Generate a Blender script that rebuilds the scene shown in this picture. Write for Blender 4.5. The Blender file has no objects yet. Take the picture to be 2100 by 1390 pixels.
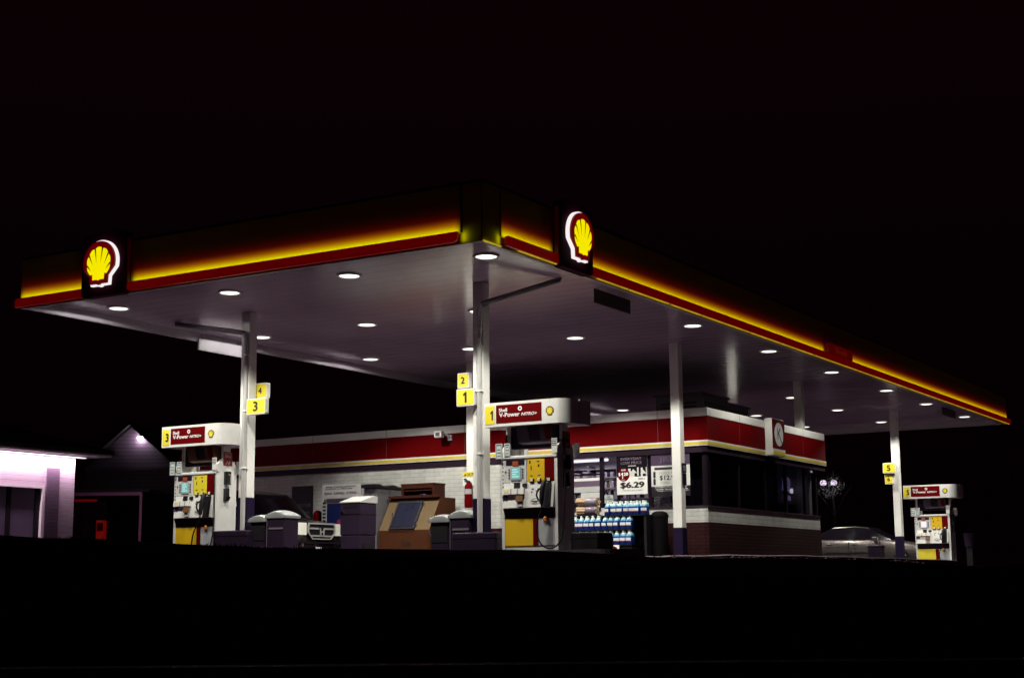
import bpy, bmesh, math, random
from mathutils import Vector, Matrix
random.seed(7)
S = bpy.context.scene
C = S.collection
R = math.radians

# ------------------------------------------------------------------ camera
CAM = Vector((-18.5305, -11.7985, -0.5843))
yaw, pitch, roll = 0.5473, 0.1612, -0.0082
fw = Vector((math.cos(pitch)*math.cos(yaw), math.cos(pitch)*math.sin(yaw), math.sin(pitch)))
rt0 = Vector((math.sin(yaw), -math.cos(yaw), 0)); up0 = rt0.cross(fw)
rt = math.cos(roll)*rt0 + math.sin(roll)*up0
up = -math.sin(roll)*rt0 + math.cos(roll)*up0
cam_d = bpy.data.cameras.new("camera")
cam = bpy.data.objects.new("camera", cam_d); C.objects.link(cam)
cam_d.sensor_width = 36; cam_d.lens = 36*3052.77/2100
cam_d.clip_start = 0.1; cam_d.clip_end = 3000
cam.matrix_world = Matrix(((rt.x, up.x, -fw.x, CAM.x), (rt.y, up.y, -fw.y, CAM.y), (rt.z, up.z, -fw.z, CAM.z), (0, 0, 0, 1)))
S.camera = cam

# ------------------------------------------------------------------ night sky, exposure
W = bpy.data.worlds.new("World"); S.world = W; W.use_nodes = True
bg = W.node_tree.nodes["Background"]
bg.inputs[0].default_value = (0.0028, 0.0004, 0.0014, 1); bg.inputs[1].default_value = 1.0
wn = W.node_tree; wt = wn.nodes.new("ShaderNodeTexCoord"); ws = wn.nodes.new("ShaderNodeSeparateXYZ"); wr = wn.nodes.new("ShaderNodeValToRGB")
wn.links.new(wt.outputs["Generated"], ws.inputs[0]); wn.links.new(ws.outputs[2], wr.inputs[0]); wn.links.new(wr.outputs[0], bg.inputs[0])
wr.color_ramp.elements[0].position = .0; wr.color_ramp.elements[0].color = (.0010, .00014, .0005, 1)
e_ = wr.color_ramp.elements.new(.22); e_.color = (.0017, .00025, .0007, 1)
wr.color_ramp.elements[2].position = .40; wr.color_ramp.elements[2].color = (.0036, .0004, .0013, 1)
S.view_settings.view_transform = 'Standard'; S.view_settings.look = 'None'
S.cycles.use_adaptive_sampling = False; S.cycles.sample_clamp_indirect = 4.0
S.view_settings.exposure = 0.0; S.view_settings.gamma = 1.0; S.view_settings.use_curve_mapping = False
SPILL = 42.0         # sideways spill of its lens
LAMP = 725.0         # watts of one canopy downlight

# ------------------------------------------------------------------ materials
MATS = {}
def mat(name, col, rough=.5, metal=0., var=.12, scale=6., bump=0., spec=.5, bscale=None, coat=0.):
    """plain surface with a little procedural wear: colour mottling, roughness mottling and bump"""
    if name in MATS: return MATS[name]
    m = bpy.data.materials.new(name); m.use_nodes = True; nt = m.node_tree; N = nt.nodes; L = nt.links
    b = N["Principled BSDF"]
    b.inputs["Metallic"].default_value = metal; b.inputs["Specular IOR Level"].default_value = spec
    b.inputs["Coat Weight"].default_value = coat
    tc = N.new("ShaderNodeTexCoord"); no = N.new("ShaderNodeTexNoise")
    no.inputs["Scale"].default_value = scale; no.inputs["Detail"].default_value = 6
    L.new(tc.outputs["Object"], no.inputs["Vector"])
    mx = N.new("ShaderNodeMix"); mx.data_type = 'RGBA'
    mx.inputs[6].default_value = (*[c*(1-var) for c in col], 1); mx.inputs[7].default_value = (*[min(1, c*(1+var)) for c in col], 1)
    L.new(no.outputs["Fac"], mx.inputs[0]); L.new(mx.outputs[2], b.inputs["Base Color"])
    mr = N.new("ShaderNodeMapRange"); mr.inputs[3].default_value = max(.03, rough-.08); mr.inputs[4].default_value = min(1, rough+.08)
    L.new(no.outputs["Fac"], mr.inputs[0]); L.new(mr.outputs[0], b.inputs["Roughness"])
    if bump:
        n2 = N.new("ShaderNodeTexNoise"); n2.inputs["Scale"].default_value = bscale or scale*8; n2.inputs["Detail"].default_value = 4
        L.new(tc.outputs["Object"], n2.inputs["Vector"])
        bp = N.new("ShaderNodeBump"); bp.inputs["Strength"].default_value = bump; bp.inputs["Distance"].default_value = .02
        L.new(n2.outputs["Fac"], bp.inputs["Height"]); L.new(bp.outputs[0], b.inputs["Normal"])
    MATS[name] = m; return m
def emit(name, col, strength=1., var=0.):
    if name in MATS: return MATS[name]
    m = bpy.data.materials.new(name); m.use_nodes = True; nt = m.node_tree; b = nt.nodes["Principled BSDF"]
    b.inputs["Base Color"].default_value = (*[c*.03 for c in col], 1); b.inputs["Roughness"].default_value = .5
    b.inputs["Emission Color"].default_value = (*col, 1); b.inputs["Emission Strength"].default_value = strength
    if var:
        tc = nt.nodes.new("ShaderNodeTexCoord"); no = nt.nodes.new("ShaderNodeTexNoise"); no.inputs["Scale"].default_value = 3.
        nt.links.new(tc.outputs["Object"], no.inputs["Vector"])
        mr = nt.nodes.new("ShaderNodeMapRange"); mr.inputs[3].default_value = strength*(1-var); mr.inputs[4].default_value = strength*(1+var)
        nt.links.new(no.outputs["Fac"], mr.inputs[0]); nt.links.new(mr.outputs[0], b.inputs["Emission Strength"])
    m.cycles.emission_sampling = 'NONE'
    MATS[name] = m; return m
def brick(name, c1, c2, mortar, w=.4, h=.2, ms=.012, bump=.5, rough=.7):
    m = bpy.data.materials.new(name); m.use_nodes = True; nt = m.node_tree; N = nt.nodes; L = nt.links; b = N["Principled BSDF"]
    tc = N.new("ShaderNodeTexCoord"); sp = N.new("ShaderNodeSeparateXYZ"); ad = N.new("ShaderNodeMath"); cb = N.new("ShaderNodeCombineXYZ")
    L.new(tc.outputs["Object"], sp.inputs[0]); L.new(sp.outputs[0], ad.inputs[0]); L.new(sp.outputs[1], ad.inputs[1])
    L.new(ad.outputs[0], cb.inputs[0]); L.new(sp.outputs[2], cb.inputs[1])
    br = N.new("ShaderNodeTexBrick"); L.new(cb.outputs[0], br.inputs["Vector"])
    br.inputs["Color1"].default_value = (*c1, 1); br.inputs["Color2"].default_value = (*c2, 1); br.inputs["Mortar"].default_value = (*mortar, 1)
    br.inputs["Scale"].default_value = 1; br.inputs["Brick Width"].default_value = w; br.inputs["Row Height"].default_value = h
    br.inputs["Mortar Size"].default_value = ms; br.inputs["Mortar Smooth"].default_value = .3
    no = N.new("ShaderNodeTexNoise"); no.inputs["Scale"].default_value = 2.2; no.inputs["Detail"].default_value = 8; L.new(tc.outputs["Object"], no.inputs["Vector"])
    mx = N.new("ShaderNodeMix"); mx.data_type = 'RGBA'; mx.blend_type = 'MULTIPLY'; mx.inputs[0].default_value = .5
    L.new(br.outputs["Color"], mx.inputs[6]); L.new(no.outputs["Fac"], mx.inputs[7]); L.new(mx.outputs[2], b.inputs["Base Color"])
    bp = N.new("ShaderNodeBump"); bp.inputs["Strength"].default_value = bump; bp.inputs["Distance"].default_value = .01; bp.invert = True
    L.new(br.outputs["Fac"], bp.inputs["Height"]); L.new(bp.outputs[0], b.inputs["Normal"]); b.inputs["Roughness"].default_value = rough; b.inputs["Specular IOR Level"].default_value = .15
    MATS[name] = m; return m
def ribbed(name, col, axis, period, rough, dark=.6, bump=.35, line=.05, spec=.5, var=.1, rvar=.1):
    """sheet panels or lap siding: thin seams every PERIOD metres along one axis"""
    m = bpy.data.materials.new(name); m.use_nodes = True; nt = m.node_tree; N = nt.nodes; L = nt.links; b = N["Principled BSDF"]
    tc = N.new("ShaderNodeTexCoord"); sp = N.new("ShaderNodeSeparateXYZ"); L.new(tc.outputs["Object"], sp.inputs[0])
    dv = N.new("ShaderNodeMath"); dv.operation = 'DIVIDE'; dv.inputs[1].default_value = period; L.new(sp.outputs[axis], dv.inputs[0])
    fr = N.new("ShaderNodeMath"); fr.operation = 'FRACT'; L.new(dv.outputs[0], fr.inputs[0])
    lt = N.new("ShaderNodeMath"); lt.operation = 'LESS_THAN'; lt.inputs[1].default_value = line; L.new(fr.outputs[0], lt.inputs[0])
    no = N.new("ShaderNodeTexNoise"); no.inputs["Scale"].default_value = 1.3; no.inputs["Detail"].default_value = 7; L.new(tc.outputs["Object"], no.inputs["Vector"])
    mx = N.new("ShaderNodeMix"); mx.data_type = 'RGBA'
    mx.inputs[6].default_value = (*[c*(1-var) for c in col], 1); mx.inputs[7].default_value = (*[c*(1+var) for c in col], 1)
    L.new(no.outputs["Fac"], mx.inputs[0])
    m2 = N.new("ShaderNodeMix"); m2.data_type = 'RGBA'; L.new(lt.outputs[0], m2.inputs[0]); L.new(mx.outputs[2], m2.inputs[6])
    m2.inputs[7].default_value = (*[c*dark for c in col], 1); L.new(m2.outputs[2], b.inputs["Base Color"])
    mr = N.new("ShaderNodeMapRange"); mr.inputs[3].default_value = max(.05, rough-rvar); mr.inputs[4].default_value = rough+rvar
    L.new(no.outputs["Fac"], mr.inputs[0]); L.new(mr.outputs[0], b.inputs["Roughness"]); b.inputs["Specular IOR Level"].default_value = spec
    bp = N.new("ShaderNodeBump"); bp.inputs["Strength"].default_value = bump; bp.inputs["Distance"].default_value = .012
    L.new(fr.outputs[0], bp.inputs["Height"]); L.new(bp.outputs[0], b.inputs["Normal"])
    MATS[name] = m; return m
def glass(name, tint, rough=.03, mix=.5):
    m = bpy.data.materials.new(name); m.use_nodes = True; nt = m.node_tree; N = nt.nodes; L = nt.links; N.remove(N["Principled BSDF"])
    t = N.new("ShaderNodeBsdfTransparent"); t.inputs[0].default_value = (*tint, 1)
    g = N.new("ShaderNodeBsdfGlossy"); g.inputs["Roughness"].default_value = rough; g.inputs[0].default_value = (.9, .9, .9, 1)
    f = N.new("ShaderNodeLayerWeight"); f.inputs[0].default_value = .5
    pw = N.new("ShaderNodeMath"); pw.operation = 'POWER'; pw.inputs[1].default_value = 5; L.new(f.outputs["Facing"], pw.inputs[0])
    mp = N.new("ShaderNodeMapRange"); mp.inputs[3].default_value = .04; mp.inputs[4].default_value = .9; L.new(pw.outputs[0], mp.inputs[0])
    x = N.new("ShaderNodeMixShader"); L.new(mp.outputs[0], x.inputs[0]); L.new(t.outputs[0], x.inputs[1]); L.new(g.outputs[0], x.inputs[2])
    L.new(x.outputs[0], N["Material Output"].inputs[0]); MATS[name] = m; return m

WHITE = mat("white_paint", (.74, .73, .69), .5, var=.16, scale=2.6, bump=.08)
WHITE_PL = mat("white_plastic", (.73, .72, .69), .4, var=.13, scale=4, bump=.04)
OFFWHITE = mat("offwhite_panel", (.62, .62, .60), .4, var=.1, scale=8)
GREY_PL = mat("grey_plastic", (.36, .36, .38), .45, var=.12, scale=8)
RED = mat("signal_red", (.115, .0004, .0014), .7, var=.08, scale=4, spec=.04)
REDDARK = mat("dark_red_panel", (.05, .003, .006), .45, var=.15, scale=4)
YELLOW = mat("signal_yellow", (.80, .66, .035), .45, var=.08, scale=30)
AMBER = mat("amber_yellow", (.76, .48, .01), .45, var=.12, scale=60)
STRIPE_Y = mat("stripe_yellow", (.62, .48, .05), .5, var=.15, scale=12)
BLACK = mat("black_rubber", (.009, .007, .010), .55, var=.3, scale=20, spec=.2)
BLACKG = mat("black_gloss", (.008, .007, .009), .2, var=.3, scale=20)
TXTDARK = mat("dark_print", (.02, .012, .012), .5, var=.1)
TXTWHITE = mat("white_print", (.80, .80, .77), .5, var=.04)
BLUE = mat("blue_base_wrap", (.009, .0045, .022), .5, var=.2, scale=5, spec=.12)
DKGREY = mat("charcoal_plastic", (.017, .009, .022), .5, var=.25, scale=6, bump=.1, spec=.12)
MIDGREY = mat("grey_bin_plastic", (.018, .010, .024), .55, var=.2, scale=5, bump=.12, spec=.12)
LTGREY = mat("light_grey_sheet", (.125, .115, .13), .5, var=.15, scale=4, bump=.06)
STEEL = mat("brushed_steel", (.55, .55, .55), .3, metal=1., var=.15, scale=12)
CHROME = mat("chrome", (.80, .80, .80), .12, metal=1., var=.05)
TAN = mat("tan_panel", (.125, .084, .042), .7, spec=.15, var=.15, scale=5, bump=.08)
ORANGEB = mat("rust_orange_panel", (.070, .022, .008), .7, spec=.12, var=.2, scale=5, bump=.08)
BROWN = mat("brown_wood", (.055, .015, .009), .6, spec=.12, var=.3, scale=10, bump=.2)
CONC = mat("concrete", (.20, .18, .19), .85, var=.25, scale=4, bump=.4)
DARKCONC = mat("dark_concrete", (.045, .034, .045), .85, var=.3, scale=3, bump=.4)
NAVY = mat("navy_print", (.008, .014, .09), .4, var=.1)
WBRICK = brick("white_brick", (.76, .76, .71), (.72, .72, .68), (.56, .56, .53), .30, .10, .008, .45)
BBRICK = brick("brown_brick", (.048, .008, .010), (.038, .006, .008), (.017, .005, .006), .24, .08, .010, .6)
CEIL = ribbed("canopy_sheet", (.56, .44, .60), 0, .41, .15, dark=.45, bump=.06, line=.05, spec=.8, var=.14, rvar=.02)
SIDING = ribbed("lap_siding", (.60, .49, .58), 2, .14, .6, dark=.55, bump=.6, line=.12)
BARNSIDE = ribbed("barn_siding", (.26, .17, .26), 2, .16, .5, dark=.45, bump=.7, line=.14)
DARKROOF = mat("roof_shingle", (.03, .022, .028), .85, var=.4, scale=12, bump=.5)
GLASSC = glass("clear_glass", (.62, .60, .66))
GLASSD = mat("dark_glass", (.004, .003, .005), .06, var=.3, spec=.6)
LENS = emit("lamp_lens", (1., .97, .90), 2.6)
BAR_R = emit("lit_red_bar", (1., .0, .0), .072, .05)
TRIM_Y = emit("yellow_leak_glow", (1., .70, .02), .42, .6)

# ------------------------------------------------------------------ mesh helpers
class MB:
    def __init__(s): s.v = []; s.f = []; s.smooth = False
    def add(s, vs, fs):
        o = len(s.v); s.v += [tuple(v) for v in vs]; s.f += [tuple(i+o for i in f) for f in fs]; return s
    def box(s, x0, x1, y0, y1, z0, z1, bv=0., seg=2):
        if x0 > x1: x0, x1 = x1, x0
        if y0 > y1: y0, y1 = y1, y0
        if z0 > z1: z0, z1 = z1, z0
        bm = bmesh.new(); bmesh.ops.create_cube(bm, size=1.)
        for v in bm.verts: v.co = Vector((x0+(v.co.x+.5)*(x1-x0), y0+(v.co.y+.5)*(y1-y0), z0+(v.co.z+.5)*(z1-z0)))
        if bv: bmesh.ops.bevel(bm, geom=list(bm.edges), offset=min(bv, .45*min(x1-x0, y1-y0, z1-z0)), segments=seg, affect='EDGES', profile=.5)
        return s.bm(bm)
    def bm(s, bm):
        bm.verts.index_update(); s.add([v.co.copy() for v in bm.verts], [[v.index for v in f.verts] for f in bm.faces]); bm.free(); return s
    def prism(s, pts, axis, a, b):
        """2D polygon extruded along axis from a to b.  axis x: pts=(y,z); y: pts=(x,z); z: pts=(x,y)"""
        def P(p, t): return (t, p[0], p[1]) if axis == 'x' else (p[0], t, p[1]) if axis == 'y' else (p[0], p[1], t)
        n = len(pts); vs = [P(p, a) for p in pts]+[P(p, b) for p in pts]
        fs = [list(range(n))[::-1], list(range(n, 2*n))]+[[i, (i+1) % n, n+(i+1) % n, n+i] for i in range(n)]
        return s.add(vs, fs)
    def tube(s, path, r, n=8, cap=True):
        path = [Vector(p) for p in path]; rs = r if isinstance(r, (list, tuple)) else [r]*len(path)
        vs = []; fs = []; prev = None
        for i, p in enumerate(path):
            d = (path[min(i+1, len(path)-1)]-path[max(i-1, 0)]).normalized()
            if prev is None: a = d.orthogonal().normalized()
            else: a = (prev-d*prev.dot(d)).normalized()
            prev = a; b = d.cross(a)
            for k in range(n):
                t = 2*math.pi*k/n; vs.append(p+(a*math.cos(t)+b*math.sin(t))*rs[i])
        for i in range(len(path)-1):
            for k in range(n):
                fs.append([i*n+k, i*n+(k+1) % n, (i+1)*n+(k+1) % n, (i+1)*n+k])
        if cap: fs += [list(range(n))[::-1], [(len(path)-1)*n+k for k in range(n)]]
        return s.add(vs, fs)
    def lathe(s, prof, n=16, c=(0, 0, 0), axis='z'):
        vs = []; fs = []
        for r_, h in prof:
            for k in range(n):
                t = 2*math.pi*k/n; q = (r_*math.cos(t), r_*math.sin(t), h)
                if axis == 'x': q = (q[2], q[0], q[1])
                if axis == 'y': q = (q[0], q[2], q[1])
                vs.append((q[0]+c[0], q[1]+c[1], q[2]+c[2]))
        m = len(prof)
        for i in range(m-1):
            for k in range(n): fs.append([i*n+k, i*n+(k+1) % n, (i+1)*n+(k+1) % n, (i+1)*n+k])
        fs += [list(range(n))[::-1], [(m-1)*n+k for k in range(n)]]
        return s.add(vs, fs)
    def loft(s, rings, closed=True, cap=True):
        n = len(rings[0]); vs = [p for r_ in rings for p in r_]; fs = []
        for i in range(len(rings)-1):
            for k in range(n if closed else n-1):
                fs.append([i*n+k, i*n+(k+1) % n, (i+1)*n+(k+1) % n, (i+1)*n+k])
        if cap: fs += [list(range(n))[::-1], [(len(rings)-1)*n+k for k in range(n)]]
        return s.add(vs, fs)
    def xf(s, fn): s.v = [tuple(fn(*v)) for v in s.v]; return s
    def obj(s, name, material, parent=None, smooth=False, world=False):
        off = Vector((0, 0, 0))
        if parent is not None and world:
            o_ = parent
            while o_ is not None: off += o_.location; o_ = o_.parent
        me = bpy.data.meshes.new(name)
        me.from_pydata([Vector(v)-off for v in s.v], [], s.f); me.update()
        bm = bmesh.new(); bm.from_mesh(me); bmesh.ops.recalc_face_normals(bm, faces=bm.faces); bm.to_mesh(me); bm.free()
        if smooth:
            for p in me.polygons: p.use_smooth = True
            me.set_sharp_from_angle(angle=R(40))
        me.materials.append(material)
        o = bpy.data.objects.new(name, me); C.objects.link(o)
        if parent is not None: o.parent = parent
        return o
def tag(o, label=None, cat=None, group=None, kind=None):
    if label: o["label"] = label
    if cat: o["category"] = cat
    if group: o["group"] = group
    if kind: o["kind"] = kind
    return o
def thing(name, label, cat, loc=(0, 0, 0), rz=0., group=None):
    o = bpy.data.objects.new(name, None); o.empty_display_size = .2; C.objects.link(o)
    o.location = loc; o.rotation_euler = (0, 0, rz); return tag(o, label, cat, group)
def dup(o, parent=None):
    c = o.copy(); C.objects.link(c)
    if parent is not None: c.parent = parent
    for ch in list(o.children): dup(ch, c)
    return c
def structure(o): return tag(o, kind="structure")

_dg = None
_tc = {}
def text2d(txt, bold=0., shear=0.):
    key = (txt, bold, shear)
    if key in _tc: return _tc[key]
    if txt == "1":
        _tc[key] = ([(x, y, 0) for x, y in ((.45, 0), (1, 0), (1, 1), (.62, 1), (0, .80), (0, .60), (.45, .70))], [(0, 1, 2, 3, 6), (3, 4, 5, 6)]); return _tc[key]
    cu = bpy.data.curves.new("text", 'FONT'); cu.body = txt; cu.size = 1.; cu.resolution_u = 3; cu.shear = shear
    o = bpy.data.objects.new("text", cu); C.objects.link(o)
    dg = bpy.context.evaluated_depsgraph_get(); me = bpy.data.meshes.new_from_object(o.evaluated_get(dg))
    vs = [(v.co.x, v.co.y) for v in me.vertices]; fs = [tuple(p.vertices) for p in me.polygons]
    bpy.data.objects.remove(o); bpy.data.curves.remove(cu); bpy.data.meshes.remove(me)
    xs = [v[0] for v in vs]; ys = [v[1] for v in vs]
    # heavier strokes: the same lettering laid over itself, a little to each side
    W_, H_ = max(xs)-min(xs), max(ys)-min(ys)
    offs = [(0, 0)] if bold <= 0 else [(0, 0), (bold, 0), (-bold, 0), (0, bold*.7), (0, -bold*.7)]
    out = []; fo = []
    for q, (dx, dy) in enumerate(offs):
        n0 = len(out); out += [((x-min(xs)+bold+dx)/(W_+2*bold), (y-min(ys)+bold*.7+dy)/(H_+1.4*bold), q) for x, y in vs]; fo += [tuple(i+n0 for i in f) for f in fs]
    _tc[key] = (out, fo); return _tc[key]
def text(mb, txt, org, u, v, w, h, bold=0., shear=0.):
    """lettering that fills the rectangle org + [0,w]u + [0,h]v"""
    vs, fs = text2d(txt, bold, shear); o = Vector(org); u = Vector(u); v = Vector(v)
    nn = u.cross(v).normalized()*.0004; mb.add([o+u*(x*w)+v*(y*h)+nn*q for x, y, q in vs], fs); return mb
def rrect(x0, x1, y0, y1, r, n=4, corners=(1, 1, 1, 1)):
    """rounded rectangle outline; corners: lower left, lower right, upper right, upper left"""
    pts = []
    for (cx, cy, a0, on) in ((x0, y0, 180, corners[0]), (x1, y0, 270, corners[1]), (x1, y1, 0, corners[2]), (x0, y1, 90, corners[3])):
        if not on: pts.append((cx, cy)); continue
        ccx = cx+(r if cx == x0 else -r); ccy = cy+(r if cy == y0 else -r)
        for k in range(n+1):
            a = R(a0+90*k/n); pts.append((ccx+r*math.cos(a), ccy+r*math.sin(a)))
    return pts

# scallop emblem ---------------------------------------------------------
def pecten_outline(s=1., n=28):
    pts = []
    for k in range(n+1):
        a = R(-14+208*k/n); pts.append((s*.5*math.cos(a), s*.5*math.sin(a)))
    pts += [(-s*.29, -s*.315), (-s*.275, -s*.5), (-s*.06, -s*.5), (-s*.03, -s*.525), (s*.03, -s*.525), (s*.06, -s*.5), (s*.275, -s*.5), (s*.29, -s*.315)]
    return pts
def pecten_inner(s=1., nr=7):
    """yellow shell with a bulge at the end of each rib"""
    O = (0., -.42); pts = []; a0, a1 = R(26), R(154)
    def Rr(a):
        b = O[1]*math.sin(a); c = O[1]**2-.405**2; return -b+math.sqrt(b*b-c)
    for k in range(nr):
        for j in range(7):
            t = j/6.; a = a0+(a1-a0)*(k+t)/nr; pts.append((O[0]+math.cos(a)*(Rr(a)-.028+.032*math.sin(math.pi*t)), O[1]+math.sin(a)*(Rr(a)-.028+.032*math.sin(math.pi*t))))
    pts += [(-.205, -.265), (-.195, -.415), (-.05, -.415), (0, -.435), (.05, -.415), (.195, -.415), (.205, -.265)]
    return [(x*s, y*s) for x, y in pts]
def pecten_gaps(s=1., nr=7, start=.42):
    O = (0., -.42); a0, a1 = R(26), R(154); out = []
    for k in range(1, nr):
        a = a0+(a1-a0)*k/nr; b = O[1]*math.sin(a); c = O[1]**2-.405**2; r_ = -b+math.sqrt(b*b-c)-.015
        d = (math.cos(a), math.sin(a)); n_ = (-d[1], d[0]); q = start*(.8 if k in (1, nr-1) else 1.)
        out.append([((O[0]+d[0]*q)*s, (O[1]+d[1]*q)*s), ((O[0]+d[0]*r_+n_[0]*.022)*s, (O[1]+d[1]*r_+n_[1]*.022)*s), ((O[0]+d[0]*r_-n_[0]*.022)*s, (O[1]+d[1]*r_-n_[1]*.022)*s)])
    return out

# ================================================================== SETTING: the ground
FH = Vector((.85394, .52037)); RH = Vector((.52037, -.85394)); C2 = Vector((CAM.x, CAM.y))
CREST = [(-12, .05), (-5.85, -.01), (-4.73, -.08), (-3.9, -.13), (-2.5, -.19), (-.28, -.25), (.67, -.28), (1.39, -.37), (2.5, -.43), (5.3, -.50), (6.7, -.53), (14, -.6)]
def crest(s_):
    if s_ <= CREST[0][0]: return CREST[0][1]
    for (a, za), (b, zb) in zip(CREST, CREST[1:]):
        if s_ <= b: return za+(zb-za)*(s_-a)/(b-a)
    return CREST[-1][1]
KS = [(-6, .0345), (-4, .0285), (-2.5, .0245), (-.3, .0212), (.67, .0205), (1.2, .0165), (1.4, .0155), (2.5, .0160), (3.6, .0147), (4.4, .0128), (5.0, .0085), (5.8, .0070), (12, .0062)]
def pad(x):
    return -.07 if x < 20 else max(-.23, -.07-.02*(x-20))
def ground_z(x, y):
    q = Vector((x, y))-C2; d = q.dot(FH); s_ = q.dot(RH); sc = s_*17./max(d, 6.)
    c = crest(sc)
    if d < 9.15: return -1.25
    if d < 16.6:
        t = (d-9.15)/(16.6-9.15); return -1.10+(c+1.10-.03)*(t**.85)
    # the forecourt falls gently towards the street
    k = KS[0][1]
    for (a, ka), (b, kb2) in zip(KS, KS[1:]):
        if sc >= a: k = ka+(kb2-ka)*min(1., (sc-a)/(b-a))
    return min(pad(x), -.5843+(k-.0016)*d)
def grid_ground():
    mb = MB(); ds = [-60, -20, 0, 4, 8, 9.149, 9.151, 9.6, 10.2, 11, 12, 13, 14, 15, 15.8, 16.3, 16.6, 17, 17.6, 18.5, 20, 22, 24, 26, 28, 30, 33, 36, 40, 45, 50, 58, 70, 90, 130, 220, 500, 1500]
    ss = [-1500, -300, -120, -60, -40]+[-30+1.0*i for i in range(61)]+[40, 60, 120, 300, 1500]
    vs = []
    for d in ds:
        for s_ in ss:
            p = C2+FH*d+RH*s_; z = ground_z(p.x, p.y)
            if 9.6 < d < 18: z += .02*math.sin(s_*3.1+d*2.)+.015*math.sin(s_*7.3-d)
            vs.append((p.x, p.y, z))
    n = len(ss)
    fs = [[i*n+j, i*n+j+1, (i+1)*n+j+1, (i+1)*n+j] for i in range(len(ds)-1) for j in range(n-1)]
    return mb.add(vs, fs), ds, n
gm, ds_, n_ = grid_ground()
ASPH = mat("asphalt", (.029, .0125, .023), .85, var=.35, scale=1.2, bump=.5, bscale=60, spec=.15)
SOIL = mat("grassy_soil", (.012, .003, .0055), .95, var=.5, scale=8, bump=.6, spec=0.)
ground = gm.obj("ground", ASPH); structure(ground)
ground.data.materials.append(SOIL)
for k, p in enumerate(ground.data.polygons):
    q = Vector((p.center.x, p.center.y))-C2; d = q.dot(FH)
    if 9.15 < d < 18.5: p.material_index = 1
# street kerb
kb = MB()
ringk = []
for i in range(41):
    s_ = -30+1.5*i; d = 9.0+.05*math.sin(s_*.6)
    rg = []
    for dd, z in ((-.10, -1.30), (-.095, -1.085), (-.075, -1.065), (.12, -1.062), (.14, -1.08), (.14, -1.35)):
        p = C2+FH*(d+dd)+RH*s_; rg.append((p.x, p.y, z))
    ringk.append(rg)
kb.loft(ringk); structure(kb.obj("kerb", mat("street_kerb", (.10, .05, .07), .8, var=.35, scale=3, bump=.4)))
# rough dark grass along the crest
gr = MB()
for i in range(5200):
    s_ = random.uniform(-11, 2.2) if random.random() < .8 else random.uniform(2, 8); d = random.uniform(14.5, 17.2)
    p = C2+FH*d+RH*s_; z = ground_z(p.x, p.y)-.02
    clump = .5+.5*math.sin(s_*5.1+1.3*math.sin(s_*2.2)); h = random.uniform(.012, .035)*(1+1.1*clump*(1 if s_ < -2 else .2)); a = random.uniform(0, 6.28); w = .012
    lx, ly = random.uniform(-.04, .04), random.uniform(-.04, .04)
    gr.add([(p.x+w*math.cos(a), p.y+w*math.sin(a), z), (p.x-w*math.cos(a), p.y-w*math.sin(a), z), (p.x+lx, p.y+ly, z+h)], [(0, 1, 2)])
GRASS = mat("dark_grass", (.008, .003, .004), .9, spec=0., var=.4, scale=3)
tag(gr.obj("grass", GRASS), "rough dark grass along the top of the bank", "grass", kind="stuff")

# planting bed on the right with two kerbs
KA = [(4.4, .28, -.20), (5.3, .12, -.17), (6.2, -.05, -.15), (7.49, -.55, -.13), (10.11, -1.05, -.12), (12.55, -1.3, -.13), (15.07, -1.55, -.14), (19, -1.7, -.16)]
KB = [(-1.6, -1.6, -.30), (-.99, -2.15, -.305), (-.45, -3.03, -.34), (.52, -3.66, -.355), (1.51, -4.33, -.375), (3.21, -5.19, -.41), (3.76, -6.1, -.445), (4.13, -6.71, -.47), (5.0, -8.2, -.52)]
def kerb_line(pts, w, name, m):
    fine = []
    for (a, b) in zip(pts, pts[1:]):
        for k in range(4):
            t = k/4.; fine.append(Vector(a).lerp(Vector(b), t))
    fine.append(Vector(pts[-1])); rings = []
    for i, p in enumerate(fine):
        d = (fine[min(i+1, len(fine)-1)]-fine[max(i-1, 0)]); d.z = 0; d.normalize(); n = Vector((-d.y, d.x, 0))
        j = .006*math.sin(i*1.7)
        rings.append([p+n*w*.5+Vector((0, 0, -.3)), p+n*w*.5+Vector((0, 0, -.012+j)), p+n*w*.38+Vector((0, 0, j)), p-n*w*.38+Vector((0, 0, j)), p-n*w*.5+Vector((0, 0, -.012+j)), p-n*w*.5+Vector((0, 0, -.3))])
    return structure(MB().loft(rings).obj(name, m))
kerb_line(KA, .16, "kerb", mat("bed_kerb", (.22, .16, .19), .8, var=.3, scale=4, bump=.4))
kerb_line(KB, .16, "kerb", mat("bed_kerb", (.1, .1, .1)))
lf = MB()
for i in range(420):
    t = random.random(); k = random.uniform(3.0, 5.3) if i < 330 else random.uniform(1.0, 5.6)
    ia = min(int(k), len(KA)-2); a = Vector(KA[ia]).lerp(Vector(KA[ia+1]), k-int(k)); ib = min(int(k), len(KB)-2); b = Vector(KB[ib]).lerp(Vector(KB[ib+1]), k-int(k))
    p = b.lerp(a, .03+.25*t*t); z = p.z+.02+random.uniform(0, .03); s_ = random.uniform(.02, .05); a = random.uniform(0, 6.28); tl = random.uniform(-.03, .03)
    lf.add([(p.x+s_*math.cos(a), p.y+s_*math.sin(a), z), (p.x+.5*s_*math.cos(a+1.6), p.y+.5*s_*math.sin(a+1.6), z+tl+.01), (p.x-s_*math.cos(a), p.y-s_*math.sin(a), z+.01), (p.x-.5*s_*math.cos(a+1.6), p.y-.5*s_*math.sin(a+1.6), z-tl)], [(0, 1, 2, 3)])
tag(lf.obj("fallen_leaves", mat("dry_leaves", (.11, .045, .035), .8, var=.5, scale=20)), "dry leaves scattered behind the kerb in front of the shop", "leaves", kind="stuff")

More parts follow.
